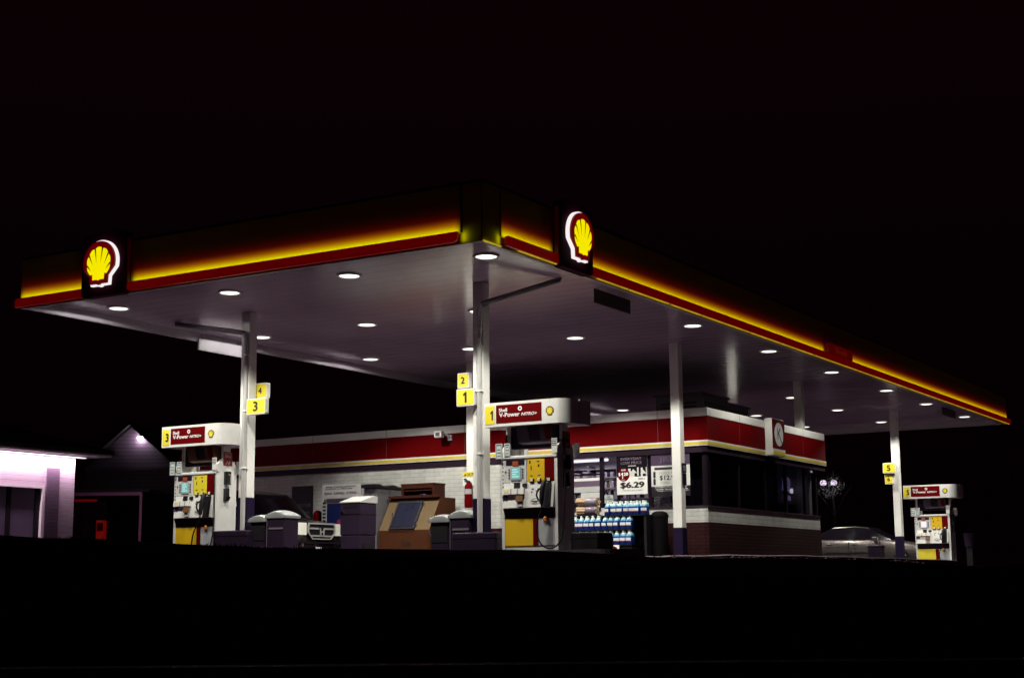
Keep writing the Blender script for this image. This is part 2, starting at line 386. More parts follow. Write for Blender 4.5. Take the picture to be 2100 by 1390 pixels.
# ================================================================== CANOPY
LX, LY, ZB, ZC, ZT = 32.86, 10.22, 4.5, 4.675, 5.42
canopy = thing("canopy", "long flat petrol station canopy with lit yellow edge and red light bar", "canopy", (LX/2, LY/2, ZB))
FASY = mat("fascia_yellow", (.72, .68, .012), .75, spec=.1, var=.08, scale=2)
MB().box(.09, LX-.09, .09, LY-.09, ZC, ZC+.25).obj("ceiling", CEIL, canopy, world=True)
MB().box(.09, LX-.09, .09, LY-.09, ZC+.252, ZC+.30).obj("roof_deck", mat("roof_membrane", (.12, .11, .11), .8), canopy, world=True)
LIPM = mat("fascia_back_metal", (.42, .38, .43), .4, var=.1, scale=3)
MB().box(.0, .07, 0, LY, ZB+.004, ZT).obj("fascia", FASY, canopy, world=True)
MB().box(.072, LX, .0, .07, ZB+.004, ZT).obj("fascia", FASY, canopy, world=True)
MB().box(.072, LX, LY-.07, LY, ZB, ZT).obj("fascia", LIPM, canopy, world=True)
MB().box(LX-.07, LX, .072, LY-.072, ZB, ZT).obj("fascia", LIPM, canopy, world=True)
lin = MB()
lin.box(.071, .085, .086, LY-.086, ZB, ZC-.002).box(.0, .071, .0, LY, ZB-.008, ZB+.003)
lin.box(.086, LX-.086, .071, .085, ZB, ZC-.002).box(.072, LX, .0, .0705, ZB-.008, ZB+.003)
lin.box(.09, LX-.072, LY-.085, LY-.071, ZB+.01, ZC-.002).box(LX-.085, LX-.071, .09, LY-.09, ZB+.01, ZC-.002)
lin.obj("edge_trim", LIPM, canopy, world=True)
# seams at the near corner
MB().box(-.006, .0, .36, .40, ZB+.17, ZT).box(-.006, 0., 0., .02, ZB+.02, ZT).box(.49, .53, -.006, 0, ZB+.17, ZT).obj("seam_cover", mat("fascia_seam", (.05, .02, .01), .6), canopy, world=True)
MB().box(-.02, LX, -.02, LY+.02, ZT+.001, ZT+.04).obj("coping", mat("coping_dark", (.03, .02, .02), .6), canopy, world=True)
YW, RW = .34, .11
# red light bars with the hidden strips that wash the fascia
def strip_lamp(c, ln, side):
    # strips along the top of the bar: a tight yellow wash and an added red lamp for the reddish fade above it
    for nm, col, e, sp, tilt in (("yellow_wash", (1., .98, .012), YW, 92, 22), ("added_red_wash", (1., .01, .0), RW, 50, 54)):
        d = bpy.data.lights.new(nm, 'AREA'); d.shape = 'RECTANGLE'; d.size = ln; d.size_y = .012; d.energy = e*ln; d.color = col; d.spread = R(sp)
        o = bpy.data.objects.new("lamp", d); C.objects.link(o); o.parent = canopy
        dr = Vector((1, 0, math.tan(R(tilt)))) if side == 'left' else Vector((0, 1, math.tan(R(tilt))))
        z_ = -dr.normalized(); x_ = Vector((0, 1, 0)) if side == 'left' else Vector((1, 0, 0)); y_ = z_.cross(x_)
        o.matrix_local = Matrix(((x_.x, y_.x, z_.x, c[0]-canopy.location.x), (x_.y, y_.y, z_.y, c[1]-canopy.location.y), (x_.z, y_.z, z_.z, ZB+.17-canopy.location.z), (0, 0, 0, 1)))
def end_lamp(p, dr, e):
    # the wash also spills round the rounded ends of the bars next to the corner
    d = bpy.data.lights.new("yellow_end_wash", 'AREA'); d.shape = 'RECTANGLE'; d.size = .012; d.size_y = .13; d.energy = e; d.color = (1., .98, .012); d.spread = R(120)
    o = bpy.data.objects.new("lamp", d); C.objects.link(o); o.parent = canopy
    z_ = -Vector(dr).normalized(); y_ = Vector((0, 0, 1)); x_ = y_.cross(z_)
    o.matrix_local = Matrix(((x_.x, y_.x, z_.x, p[0]-canopy.location.x), (x_.y, y_.y, z_.y, p[1]-canopy.location.y), (x_.z, y_.z, z_.z, p[2]-canopy.location.z), (0, 0, 0, 1)))
def bar_left(y0, y1, corners):
    b = MB(); b.prism(rrect(y0, y1, ZB+.006, ZB+.165, .07, 5, corners), 'x', -.12, -.075); o = b.obj("light_bar", BAR_R, canopy, world=True)
    strip_lamp(((-.105), (y0+y1)/2), y1-y0-.10, 'left')
    MB().box(-.075, -.001, y0+.05, y1-.05, ZB+.03, ZB+.05).obj("bar_bracket", REDDARK, canopy, world=True)
def bar_right(x0, x1, corners, lit=True):
    b = MB(); b.prism(rrect(x0, x1, ZB+.006, ZB+.165, .07, 5, corners), 'y', -.12, -.075); b.obj("light_bar", BAR_R, canopy, world=True)
    if not lit: return
    strip_lamp(((x0+x1)/2, -.105), x1-x0-.10, 'right')
    MB().box(x0+.05, x1-.05, -.075, -.001, ZB+.03, ZB+.05).obj("bar_bracket", REDDARK, canopy, world=True)
bar_left(.385, 7.35, (1, 1, 1, 0)); bar_left(8.45, 10.24, (0, 0, 1, 0))
bar_right(.50, 2.12, (1, 0, 0, 1)); bar_right(3.22, 15.0, (0, 0, 0, 0)); bar_right(15.001, 16.749, (0, 0, 0, 0), False); bar_right(16.75, 32.95, (0, 1, 1, 0))
end_lamp((-.085, .36, ZB+.10), (1, -.5, 0), .028); end_lamp((.475, -.085, ZB+.10), (-.5, 1, 0), .028)
jb = MB()
for k in range(1, 4): jb.box(-.1215, -.1202, .4+2.4*k, .408+2.4*k, ZB+.01, ZB+.16)
for k in range(1, 13): jb.box(2.4+2.44*k, 2.408+2.44*k, -.1215, -.1202, ZB+.01, ZB+.16)
jb.obj("bar_joints", mat("joint_dark", (.02, .002, .002), .6), canopy, world=True)
tr = MB()
x = 3.5
while x < 32.3:
    w = random.uniform(.5, 1.7); tr.box(x, x+w, -.095, -.073, ZB-.012, ZB+.0045); x += w+random.uniform(.0, .12)
for a, b in ((.0, .50), (.9, 2.1)): tr.box(a, b, -.095 if a else -.03, -.073 if a else -.003, ZB-.012, ZB+.0045)
tr.obj("leak_glow_trim", TRIM_Y, canopy, world=True)  # emissive strips stand in for light leaking below the bars

def emblem_sign(loc, face, label, lit=True):
    """upright red panel with a halo-lit scallop standing off it.  local x = along the face (right), y = outwards"""
    t = thing("emblem_sign", label, "sign", loc)
    if face == 'left': fn = lambda x, y, z: (-y, -x, z)
    else: fn = lambda x, y, z: (x, -y, z)
    p = MB().prism(rrect(-.53, .53, .0, 1.13, .09, 5), 'y', .0, .17).xf(fn); p.obj("panel", mat("sign_panel_red", (.050, .004, .018), .7, var=.1, spec=.03), t)
    c = .585
    hal = MB().prism([(x_*.825, c+z_*.82) for x_, z_ in pecten_outline()], 'y', .173, .235).xf(fn); hal.obj("halo_body", emit("halo_white", (1., .93, .92), .95), t)
    bod = MB().prism([(x_*.77, c+z_*.77) for x_, z_ in pecten_outline()], 'y', .236, .275).xf(fn); bod.obj("emblem_border", emit("border_red", (1., .0, .01), .10), t)
    MB().prism([(x_*.725, c+z_*.725-.012) for x_, z_ in pecten_inner()], 'y', .2755, .281).xf(fn).obj("emblem_shell", emit("shell_yellow", (1., .86, .0), .93, .03), t)
    g = MB()
    for tri in pecten_gaps(): g.prism([(x_*.725, c+z_*.725-.012) for x_, z_ in tri], 'y', .2812, .283)
    g.xf(fn).obj("emblem_ribs", mat("rib_red", (.10, .02, .0), .5), t)
    MB().box(*((-.56, -.535) if face == 'right' else (.535, .56)), .05, .12, .17, 1.0).xf(fn).obj("edge_strip", emit("edge_red", (1., .0, .0), .007), t)
    return t
emblem_sign((-.0, 7.90, ZB-.03), 'left', "backlit yellow scallop emblem on the left-hand edge of the canopy")
emblem_sign((2.67, -.0, ZB-.03), 'right', "backlit yellow scallop emblem on the right-hand canopy edge near the corner")
us = thing("unlit_sign", "unlit dark red sign panel with faint lettering on the long right canopy edge", "sign", (15.88, 0, ZB))
MB().prism(rrect(15.0+.02, 16.75-.02, ZB+.17, ZB+.42, .05, 3), 'y', -.11, -.005).obj("panel", emit("faint_red_glow", (1., .01, .0), .045), us, world=True)  # glow put into panel and lettering colours; the sign itself has no lamp
text(MB(), "Shell", (15.45, -.113, ZB+.22), (1, 0, 0), (0, 0, 1), .85, .15, .02).obj("lettering", emit("faint_letter_glow", (1., .05, .01), .08), us, world=True)

# ------------------------------------------------------------------ canopy downlights
LXS = [1.6, 5.75, 9.66, 13.9, 18.2, 22.75, 26.7, 31.1]; LYS = [.95, 3.76, 6.5, 9.33]
ROW = ["row along the right edge", "second row from the right edge", "third row from the right edge", "row along the far left edge"]
ORD = ["first", "second", "third", "fourth", "fifth", "sixth", "seventh", "eighth"]
proto = None; ld = bpy.data.lights.new("downlight", 'SPOT'); ld.spot_size = R(128); ld.spot_blend = .28; ld.shadow_soft_size = .14; ld.energy = LAMP; ld.color = (1., .975, .875)
ld_dim = ld.copy(); ld_dim.energy = LAMP*.36
ls = bpy.data.lights.new("downlight_spill", 'SPOT'); ls.spot_size = R(175); ls.spot_blend = .05; ls.shadow_soft_size = .03; ls.energy = SPILL; ls.color = (1., .95, .93)
for j, y in enumerate(LYS):
    for i, x in enumerate(LXS):
        if i in (3, 4) and j > 0: continue
        if (i, j) in ((5, 2), (6, 3), (7, 3)): continue
        lab = "round canopy light, %s from the front in the %s" % (ORD[i], ROW[j])
        if proto is None:
            t = proto = thing("ceiling_light", lab, "light", (x, y, ZC), 0, "downlights in the canopy ceiling")
            MB().lathe([(.17, -.012), (.185, -.03), (.215, -.028), (.225, -.002)], 24).obj("rim", WHITE_PL, t, True)
            MB().lathe([(.168, -.0125), (.168, -.020), (.13, -.026), (.06, -.029), (.001, -.030)], 24).obj("lens", LENS, t, True)
            lo = bpy.data.objects.new("lamp", ld); C.objects.link(lo); lo.parent = t; lo.location = (0, 0, -.055)
        else:
            t = dup(proto); t.location = (x, y, ZC); t["label"] = lab
        if j == 0 and i in (3, 4):      # the two fittings right above the shop front are set dimmer so it is not overlit
            t.children[[c.name.split('.')[0] for c in t.children].index('lamp')].data = ld_dim
        if j == 3:      # the outermost row throws light sideways on to the rim of the canopy
            lo = bpy.data.objects.new("lamp_spill", ls); C.objects.link(lo); lo.parent = t; lo.location = (0, 0, -.035)

# ------------------------------------------------------------------ columns
COLS = [(3.47, 2.25, "white canopy column nearest the camera, beside pump 1"), (3.47, 7.66, "white canopy column beside pump 3 on the left"),
        (11.67, 2.3, "white canopy column in front of the shop window"), (11.67, 7.75, "white canopy column carrying the fire extinguisher"),
        (19.5, 2.35, "white canopy column rising behind the shop roof"), (27.75, 2.3, "white canopy column beside pump 5 on the far right"),
        (27.75, 7.75, "white canopy column farthest back, hidden behind the shop")]
ch = .1075
for k, (x, y, lab) in enumerate(COLS):
    t = thing("canopy_column", lab, "column", (x, y, pad(x)), 0, "columns holding up the canopy")
    z0 = pad(x)-.15; zt = (1.05, .98)[k == 0] if k < 2 else .98
    if k == 0: zt = .84
    if k == 1: zt = 1.05
    if k == 2: zt = .55
    if k == 5: zt = .70
    MB().box(x-ch, x+ch, y-ch, y+ch, zt, ZC-.001, .006, 1).obj("shaft", WHITE, t, world=True)
    MB().box(x-ch-.012, x+ch+.012, y-ch-.012, y+ch+.012, z0, zt+.001, .01, 1).obj("base_wrap", BLUE, t, world=True)
def drain(col, end, lab):
    x, y = COLS[col][:2]; xp = x-ch-.052; yp = y-.06
    t = thing("drain_pipe", lab, "pipe", (xp, yp, pad(x)))
    ex, ey = end; b = Vector((xp, yp, 4.25)); e = Vector((ex, ey, 4.64)); d = (e-b).normalized()
    path = [e+Vector((0, 0, .05)), e, b+d*.16]
    for q in range(1, 5):
        s_ = q/5.; p0, p1, p2 = b+d*.16, b, b+Vector((0, 0, -.16)); path.append(p0*(1-s_)**2+p1*2*s_*(1-s_)+p2*s_*s_)
    path += [b+Vector((0, 0, -.16)), Vector((xp, yp, 1.2)), Vector((xp, yp, pad(x)-.1))]
    MB().tube(path[:5], .05, 10).obj("overhead_run", mat("pipe_shaded", (.10, .08, .10), .6, var=.15), t, True, world=True)  # shade under the ceiling put into the darker colour of this run
    MB().tube(path[4:], .048, 10).obj("down_run", mat("pipe_paint", (.42, .41, .40), .5, var=.1), t, True, world=True)
    s_ = MB()
    for z in (1.6, 2.7, 3.8): s_.box(xp-.055, xp+.05, yp-.06, yp+.06, z, z+.03)
    s_.obj("pipe_strap", WHITE, t, world=True)
drain(1, (3.47, 9.62), "white drain pipe bending down the left column from the far canopy edge")
drain(0, (3.85, .85), "white drain pipe bending down the middle column from the near canopy edge")

# number flags on the columns
def flag(n, x, y0, y1, z0, z1, lab, ts, depth=.10):
    t = thing("number_sign", lab, "number sign", (x, (y0+y1)/2, z0), 0, "yellow pump number signs on the columns")
    pr = [(x+depth*.5, y0)]+[]
    MB().prism(rrect(y0, y1, z0, z1, .02, 3), 'x', x, x+depth).obj("box", WHITE_PL, t, world=True)
    MB().box(x-.004, x-.0005, y0+.012, y1-.012, z0+.022, z1-.022).obj("face", YELLOW, t, world=True)
    w, h = ts; c = (y0+y1)/2+(y1-y0)*.02
    text(MB(), n, (x-.007, c+w/2, (z0+z1)/2-h/2), (0, -1, 0), (0, 0, 1), w, h, .035).obj("numeral", TXTDARK, t, world=True)
flag("3", 3.235, 7.02, 7.49, 2.625, 2.935, "yellow number 3 sign on the column beside the left pump", (.125, .19))
flag("4", 3.63, 7.33, 7.65, 2.99, 3.29, "yellow number 4 sign on the column above the number 3 sign", (.085, .125))
flag("1", 3.235, 2.25, 2.62, 2.46, 2.765, "yellow number 1 sign on the middle column", (.075, .19))
flag("2", 3.63, 2.62, 2.86, 2.84, 3.115, "yellow number 2 sign on the column above the number 1 sign", (.09, .125))
flag("5", 27.5, 2.26, 2.65, 2.66, 2.985, "yellow number 5 sign on the far right column", (.115, .18))
flag("6", 27.55, 2.36, 2.62, 2.325, 2.64, "yellow number 6 sign hanging below the number 5 sign", (.085, .13))
ns = thing("notice_sign", "small dark notice boards on the column in front of the shop window", "sign", (11.7, 2.17, 1.5))
MB().box(11.60, 11.80, 2.165, 2.185, 1.76, 1.97).obj("upper_board", DKGREY, ns, world=True)
MB().box(11.61, 11.79, 2.165, 2.185, 1.49, 1.75).obj("lower_board", DKGREY, ns, world=True)
tl = MB()
for k in range(4): tl.box(11.63, 11.77-.02*(k % 2), 2.161, 2.1645, 1.80+.035*k, 1.815+.035*k)
tl.obj("print_lines", GREY_PL, ns, world=True)

# boards hanging from the canopy
def hang(name, lab, x0, x1, y, z0, z1, m):
    t = thing(name, lab, "sign", ((x0+x1)/2, y, z0))
    MB().box(x0, x1, y-.02, y+.02, z0, z1, .006, 1).obj("board", m, t, world=True)
    MB().box(x0+.15, x0+.18, y-.01, y+.01, z1-.01, ZC).box(x1-.18, x1-.15, y-.01, y+.01, z1-.01, ZC).obj("hanger", STEEL, t, world=True)
    return t
hb = hang("hanging_board", "dark red clearance board hanging under the right canopy edge near the corner", 4.90, 6.30, .72, 4.38, 4.645, mat("board_red", (.028, .003, .006), .55, var=.3))
hang("hanging_board", "dark red clearance board hanging at the far right end of the canopy", 27.65, 29.05, .72, 4.40, 4.645, mat("board_red", (.03, .003, .006)))
hang("hanging_board", "pale clearance board hanging at the far left canopy edge behind a column", 4.64, 6.06, 10.12, 4.31, 4.56, mat("board_pale", (.66, .63, .66), .4))

# ================================================================== FUEL PUMPS
SCREEN_T = emit("screen_teal", (.25, .75, .72), .62)
SCREEN_W = emit("screen_white", (1., .93, .95), .95)
SCR_LINE = emit("screen_text", (.8, 1., .97), .8)
def fuel_pump(num, loc, lab, screen):
    t = thing("fuel_pump", lab, "fuel pump", loc, 0, "fuel pumps under the canopy")
    def F(s): return lambda u, w, z: (-w*s, -u*s, z)
    HD = .285
    # carcass: plinth, end panels, core
    cab = MB().box(-.53, .53, -.27, .27, -.25, .06).box(-.535, .535, -.262, .262, .06, 1.46).box(-.50, .50, -.22, .22, 1.46, 1.49)
    cab.xf(F(1)).obj("cabinet", OFFWHITE, t)
    for s, nm in ((1, "end_panel"), (-1, "end_panel")):
        e = MB().prism([(-HD, -.25), (HD, -.25), (HD, 1.52), (HD-.03, 1.72), (.10, 1.84), (.10, 2.09), (-.10, 2.09), (-.10, 1.84), (-HD+.03, 1.72), (-HD, 1.52)], 'x', .49, .545)
        e.xf(F(s)).obj(nm, WHITE_PL, t)
    MB().box(-.49, .49, -.06, .06, 1.72, 2.09).xf(F(1)).obj("neck", MIDGREY, t)
    for s in (1, -1):
        f = F(s)
        # header: flat front that curls round at its right-hand end
        arc = [(.58+.24*math.sin(R(a)), .035+.345*math.cos(R(a))) for a in range(0, 91, 10)]
        plan = [(-.83, .38)]+arc+[(.82, .005), (-.83, .005)]
        hd = MB().prism(plan, 'z', 2.09, 2.50).xf(f).obj("header", WHITE_PL, t, True)
        MB().box(-.81, -.625, .381, .385, 2.135, 2.445).xf(f).obj("number_plate", YELLOW, hd)
        MB().box(-.59, .31, .381, .385, 2.145, 2.455).xf(f).obj("name_plate", RED, hd)
        def tx(mb, s_, u, z, w, h, b=.0, sh=0., d=.388):
            vs, fs = text2d(s_, b, sh); mb.add([(u+x*w, d+.0004*q, z+y*h) for x, y, q in vs], fs)
        m = MB(); nn = num if s == 1 else str(int(num)+1); tx(m, nn, -.725 if nn != "1" else -.70, 2.205, .085 if nn != "1" else .05, .165, .04); m.xf(f).obj("numeral", TXTDARK, hd)
        m = MB(); tx(m, "Shell", -.53, 2.335, .165, .062, .03); tx(m, "V-Power", -.525, 2.245, .41, .075, .035); tx(m, "NITRO+", -.085, 2.25, .31, .052, .04, .25)
        ring = [(-.11+.04*math.cos(R(a)), 2.375+.04*math.sin(R(a))) for a in range(0, 360, 24)]; ri = [(-.11+.018*math.cos(R(a)), 2.375+.018*math.sin(R(a))) for a in range(0, 360, 24)]
        n = len(ring); m.add([(p[0], .388, p[1]) for p in ring+ri], [(i, (i+1) % n, n+(i+1) % n, n+i) for i in range(n)])
        m.xf(f).obj("lettering", TXTWHITE, hd)
        em = MB().prism([(.47+x_*.155, 2.30+z_*.15) for x_, z_ in pecten_outline()], 'y', .381, .386).xf(f).obj("emblem_border", mat("emblem_brown", (.10, .02, .01), .5), hd)
        MB().prism([(.47+x_*.145, 2.30+z_*.14) for x_, z_ in pecten_inner()], 'y', .3865, .389).xf(f).obj("emblem_shell", YELLOW, hd)
        g = MB()
        for tri in pecten_gaps(): g.prism([(.47+x_*.145, 2.30+z_*.14) for x_, z_ in tri], 'y', .3892, .390)
        g.xf(f).obj("emblem_ribs", TXTDARK, hd)
        # media panel hung under the header
        MB().prism([(.06, 2.085), (.30, 2.085), (.22, 1.80), (.06, 1.78)], 'x', -.25, .43).xf(lambda x, y, z, f=f: f(x, y, z)).obj("media_panel", mat("media_amber", (.10, .035, .014), .5, var=.3) if num == "3" else mat("media_grey", (.075, .055, .085), .5, var=.2), t)
        MB().prism([(.2995+.003, 2.05), (.304, 2.05), (.2345, 1.83), (.2305, 1.83)], 'x', -.02, .20).xf(f).obj("media_screen", BLACKG, t)
        MB().prism([(.3045, 2.06), (.3065, 2.06), (.2385, 1.84), (.2345, 1.84)], 'x', .30, .41).xf(f).obj("media_flag", RED, t)
        # cross bar
        MB().box(-.545, .545, .22, .30, 1.53, 1.585, .012, 2).xf(f).obj("cross_bar", WHITE_PL, t)
        # upper doors
        MB().box(-.49, -.055, .2625, .285, 1.13, 1.525, .006, 1).xf(f).obj("card_door", OFFWHITE, t)
        cd = MB().box(-.455, -.09, .285, .2875, 1.42, 1.51).xf(f).obj("dark_window", DKGREY, t)
        MB().box(-.325, -.205, .288, .300, 1.41, 1.49, .01, 1).xf(f).obj("price_topper", mat("topper_orange", (.35, .07, .02), .4), t)
        sc = MB().box(-.365, -.155, .285, .296, 1.17, 1.395, .008, 1).xf(f).obj("screen_frame", GREY_PL, t)
        MB().box(-.345, -.175, .2962, .2975, 1.195, 1.375).xf(f).obj("screen", screen, sc)
        if screen is SCREEN_T:
            q = MB()
            for k, w in enumerate((.10, .12, .08, .13)): q.box(-.33, -.33+w, .2976, .2982, 1.345-.04*k, 1.36-.04*k)
            q.xf(f).obj("screen_text", SCR_LINE, sc)
        bt = MB()
        for uu in (-.395, -.125):
            for k in range(4): bt.box(uu-.012, uu+.012, .2855, .294, 1.20+.047*k, 1.222+.047*k)
        bt.xf(f).obj("soft_keys", BLACK, t)
        MB().box(-.475, -.46, .288, .292, 1.30, 1.33).box(-.47, -.44, .288, .292, 1.315, 1.322).xf(f).obj("seal_tape", RED, t)
        MB().box(-.035, .30, .2625, .286, 1.13, 1.525, .004, 1).xf(f).obj("grade_panel", AMBER if num != "3" else YELLOW, t)
        MB().box(.302, .475, .2625, .286, 1.13, 1.525, .004, 1).xf(f).obj("premium_panel", RED, t)
        pr = MB()
        for uu, z, w, h in ((.0, 1.44, .03, .05), (.15, 1.46, .05, .02), (.03, 1.33, .02, .07), (.17, 1.38, .03, .04), (.02, 1.225, .05, .015), (.17, 1.23, .05, .015)): pr.box(uu, uu+w, .2862, .2875, z, z+h)
        pr.xf(f).obj("grade_print", TXTDARK, t)
        for k, uu in enumerate((.03, .17, .36)):
            bo = MB().box(uu-.012, uu+.072, .2865, .31, 1.115, 1.185, .006, 1).xf(f).obj("grade_button", BLACK, t)
            MB().box(uu, uu+.055, .3105, .318, 1.135, 1.185, .004, 1).xf(f).obj("button_cap", mat("cream_key", (.78, .70, .40), .4), bo)
        # sloped working ledge with undercut
        led = MB().prism([(.262, 1.13), (.29, 1.125), (.345, .735), (.35, .705), (.34, .692), (.262, .692)], 'x', -.49, .49)
        led.xf(f).obj("ledge", WHITE_PL, t)
        MB().prism([(.262, .69), (.335, .69), (.262, .525)], 'x', -.488, .488).xf(f).obj("ledge_shade", DKGREY, t)  # dark colour stands in for the shade under the ledge
        def on(u0, u1, z0, z1, d, m, nm, par=t, bv=.004):
            # a block lying on the slope, from height z0 to z1, d thick
            def w_(z): return .29+(1.125-z)*(.055/.39)
            n = Vector((.39, .055)).normalized()
            mb = MB().prism([(w_(z0)+.001, z0), (w_(z0)+d*n.x, z0+d*n.y), (w_(z1)+d*n.x, z1+d*n.y), (w_(z1)+.001, z1)], 'x', u0, u1)
            return mb.xf(f).obj(nm, m, par)
        on(-.29, -.175, 1.03, 1.125, .012, BLACK, "keypad_window"); on(-.12, -.03, 1.05, 1.11, .02, BLACK, "card_slot")
        tray = on(-.49, -.07, .925, 1.02, .05, WHITE_PL, "tray")
        on(-.46, -.36, .955, 1.00, .053, mat("yellow_note", (.75, .62, .20), .5), "tray_note", tray); on(-.33, -.31, .93, 1.02, .056, GREY_PL, "tray_groove", tray); on(-.20, -.18, .93, 1.02, .056, GREY_PL, "tray_groove", tray)
        on(-.50, -.40, .865, .915, .02, NAVY, "blue_decal"); on(-.50, -.47, .835, .855, .01, NAVY, "blue_decal"); on(-.44, -.41, .835, .855, .01, NAVY, "blue_decal")
        on(-.215, -.085, .80, .90, .05, mat("receipt_brown", (.16, .075, .03), .5), "receipt_box"); on(-.19, -.09, .72, .80, .025, GREY_PL, "receipt_chute")
        ev = MB(); nE = 22
        def w_(z): return .29+(1.125-z)*(.055/.39)+.004
        ov = [(.14+.085*math.cos(6.2832*k/nE), .80+.052*math.sin(6.2832*k/nE)) for k in range(nE)]; oi = [(.14+.077*math.cos(6.2832*k/nE), .80+.045*math.sin(6.2832*k/nE)) for k in range(nE)]
        ev.add([(a, w_(b), b) for a, b in ov+oi], [(i, (i+1) % nE, nE+(i+1) % nE, nE+i) for i in range(nE)])
        for z0, u0, u1 in ((.80, .075, .205), (.775, .10, .18)): ev.add([(u0, w_(z0), z0), (u1, w_(z0), z0), (u1, w_(z0+.013), z0+.013), (u0, w_(z0+.013), z0+.013)], [(0, 1, 2, 3)])
        for z0, u0, u1 in ((1.00, .06, .10), (.95, .05, .08), (1.0, .17, .21), (.96, .18, .2)): ev.add([(u0, w_(z0), z0), (u1, w_(z0), z0), (u1, w_(z0+.02), z0+.02), (u0, w_(z0+.02), z0+.02)], [(0, 1, 2, 3)])
        ev.xf(f).obj("sticker_print", TXTDARK, t)
        # nozzle and hose
        nb = on(.29, .44, .70, 1.10, .03, BLACK, "nozzle_boot")
        nz = MB().tube([(.385, .40, 1.14), (.375, .44, 1.10), (.365, .47, 1.02), (.36, .485, .93), (.36, .50, .83), (.355, .505, .74)], [.03, .035, .042, .045, .04, .03], 10)
        nz.tube([(.335, .50, 1.00), (.30, .535, .96), (.29, .545, .88), (.315, .52, .80)], .016, 8)
        nz.xf(f).obj("nozzle", BLACK, t, True)
        MB().lathe([(.001, -.002), (.016, 0), (.02, .012), (.001, .02)], 10, (.29, .545, .955)).xf(f).obj("trigger_guard", CHROME, t, True)
        hose = [(.355, .505, .74), (.35, .50, .64), (.30, .47, .56), (.235, .44, .45), (.215, .42, .30), (.24, .40, .16), (.31, .39, .06), (.42, .37, .02), (.53, .34, .05), (.60, .30, .16), (.63, .25, .40), (.63, .20, .80), (.61, .14, 1.25), (.58, .10, 1.62), (.56, .08, 1.85)]
        if num == "3": hose = [(.355, .505, .74), (.33, .50, .64), (.25, .48, .54), (.16, .46, .42), (.10, .44, .28), (.09, .43, .12), (.14, .42, .02), (.28, .41, -.04), (.44, .42, -.03), (.53, .43, .08), (.575, .41, .26), (.575, .37, .50), (.55, .33, .85), (.52, .31, 1.20), (.505, .30, 1.45), (.50, .29, 1.55)]
        pts = []
        P4 = [Vector(p) for p in hose]
        for i in range(len(P4)-1):
            p0, p1, p2, p3 = P4[max(i-1, 0)], P4[i], P4[i+1], P4[min(i+2, len(P4)-1)]
            for k in range(4):
                q = k/4.; pts.append(.5*((2*p1)+(p2-p0)*q+(2*p0-5*p1+4*p2-p3)*q*q+(3*p1-p0-3*p2+p3)*q**3))
        pts.append(P4[-1])
        MB().tube(pts, .0135, 8).xf(f).obj("hose", BLACK, t, True)
        # lower doors
        MB().box(-.49, .06, .2625, .280, .075, .52).xf(f).obj("lower_door", AMBER if num != "5" else YELLOW, t)
        MB().box(.062, .165, .2625, .281, .075, .52).xf(f).obj("door_stripe", RED, t)
        MB().box(.167, .49, .2625, .279, .075, .52).xf(f).obj("service_door", mat("door_silver", (.42, .43, .45), .4, var=.2, scale=7), t)
        MB().lathe([(.001, .281), (.045, .281), (.05, .295), (.03, .31), (.001, .312)], 14, (.31, 0, .50), 'y').xf(f).obj("breakaway_tag", mat("tag_orange", (.50, .16, .02), .5), t)
        MB().box(-.49, .49, .15, .255, -.02, .07).xf(f).obj("kick_plate", BLACK, t)
        # notices clipped to the left post
        for k, (u0, u1, w0) in enumerate(((-.63, -.50, .33), (-.475, -.36, .30))):
            nt = MB().box(u0, u1, w0, w0+.012, 1.545 if k == 0 else 1.588, 1.80).xf(f).obj("notice", mat("notice_white", (.60, .64, .62), .5), t)
            bd = MB(); zz0 = 1.56 if k == 0 else 1.60
            bd.box(u0+.012, u1-.012, w0+.0125, w0+.0135, 1.765, 1.785).box(u0+.012, u0+.02, w0+.0125, w0+.0135, zz0, 1.765).box(u1-.02, u1-.012, w0+.0125, w0+.0135, zz0, 1.765)
            for q in range(3): bd.box(u0+.035, u1-.035+.01*(q % 2), w0+.0125, w0+.0135, zz0+.02+.055*q, zz0+.035+.055*q)
            bd.xf(f).obj("notice_print", mat("teal_print", (.03, .09, .10), .5), nt)
        wp = MB()
        for k in range(7): wp.box(-.53+.004*(k % 2), -.51, .2855, .287, 1.05+.065*k, 1.08+.065*k)
        wp.xf(f).obj("warning_print", TXTDARK, t)
        nt = MB().prism([(.30, 1.60), (.312, 1.60), (.312, 1.84), (.30, 1.84)], 'x', .455, .56).xf(f).obj("side_notice", WHITE_PL, t)
        q = MB()
        for k in range(4): q.box(.46, .545+.008*(k % 2), .3122, .3135, 1.72+.03*k, 1.735+.03*k)
        q.xf(f).obj("notice_print", TXTDARK, nt)
        # end items: price card, squeegee holder, towel box
        card = MB().box(.5455, .552, -.15, .10, 1.70, 1.97).xf(f).obj("save_card", mat("card_red", (.16, .008, .012), .45), t)
        c_ = MB(); 
        def ty(s_, w0, z, w, h, b=.02):
            vs, fs = text2d(s_, b); c_.add([(.5535+.0004*q, w0-x*w, z+y*h) for x, y, q in vs], fs)
        ty("SAVE", .07, 1.925, .19, .03); ty("30\u00a2", .07, 1.845, .19, .065)
        c_.add([(.5535, .06, 1.72), (.5535, .02, 1.72), (.5535, -.04, 1.79), (.5535, .0, 1.79)], [(0, 1, 2, 3)]); c_.add([(.5535, -.02, 1.72), (.5535, -.06, 1.72), (.5535, -.10, 1.79), (.5535, -.06, 1.79)], [(0, 1, 2, 3)])
        c_.xf(f).obj("card_print", mat("card_print", (.55, .35, .33), .5), card)
        hb_ = MB().box(.5455, .62, -.06, .08, 1.33, 1.585, .012, 2).xf(f).obj("towel_box", BLACKG, t)
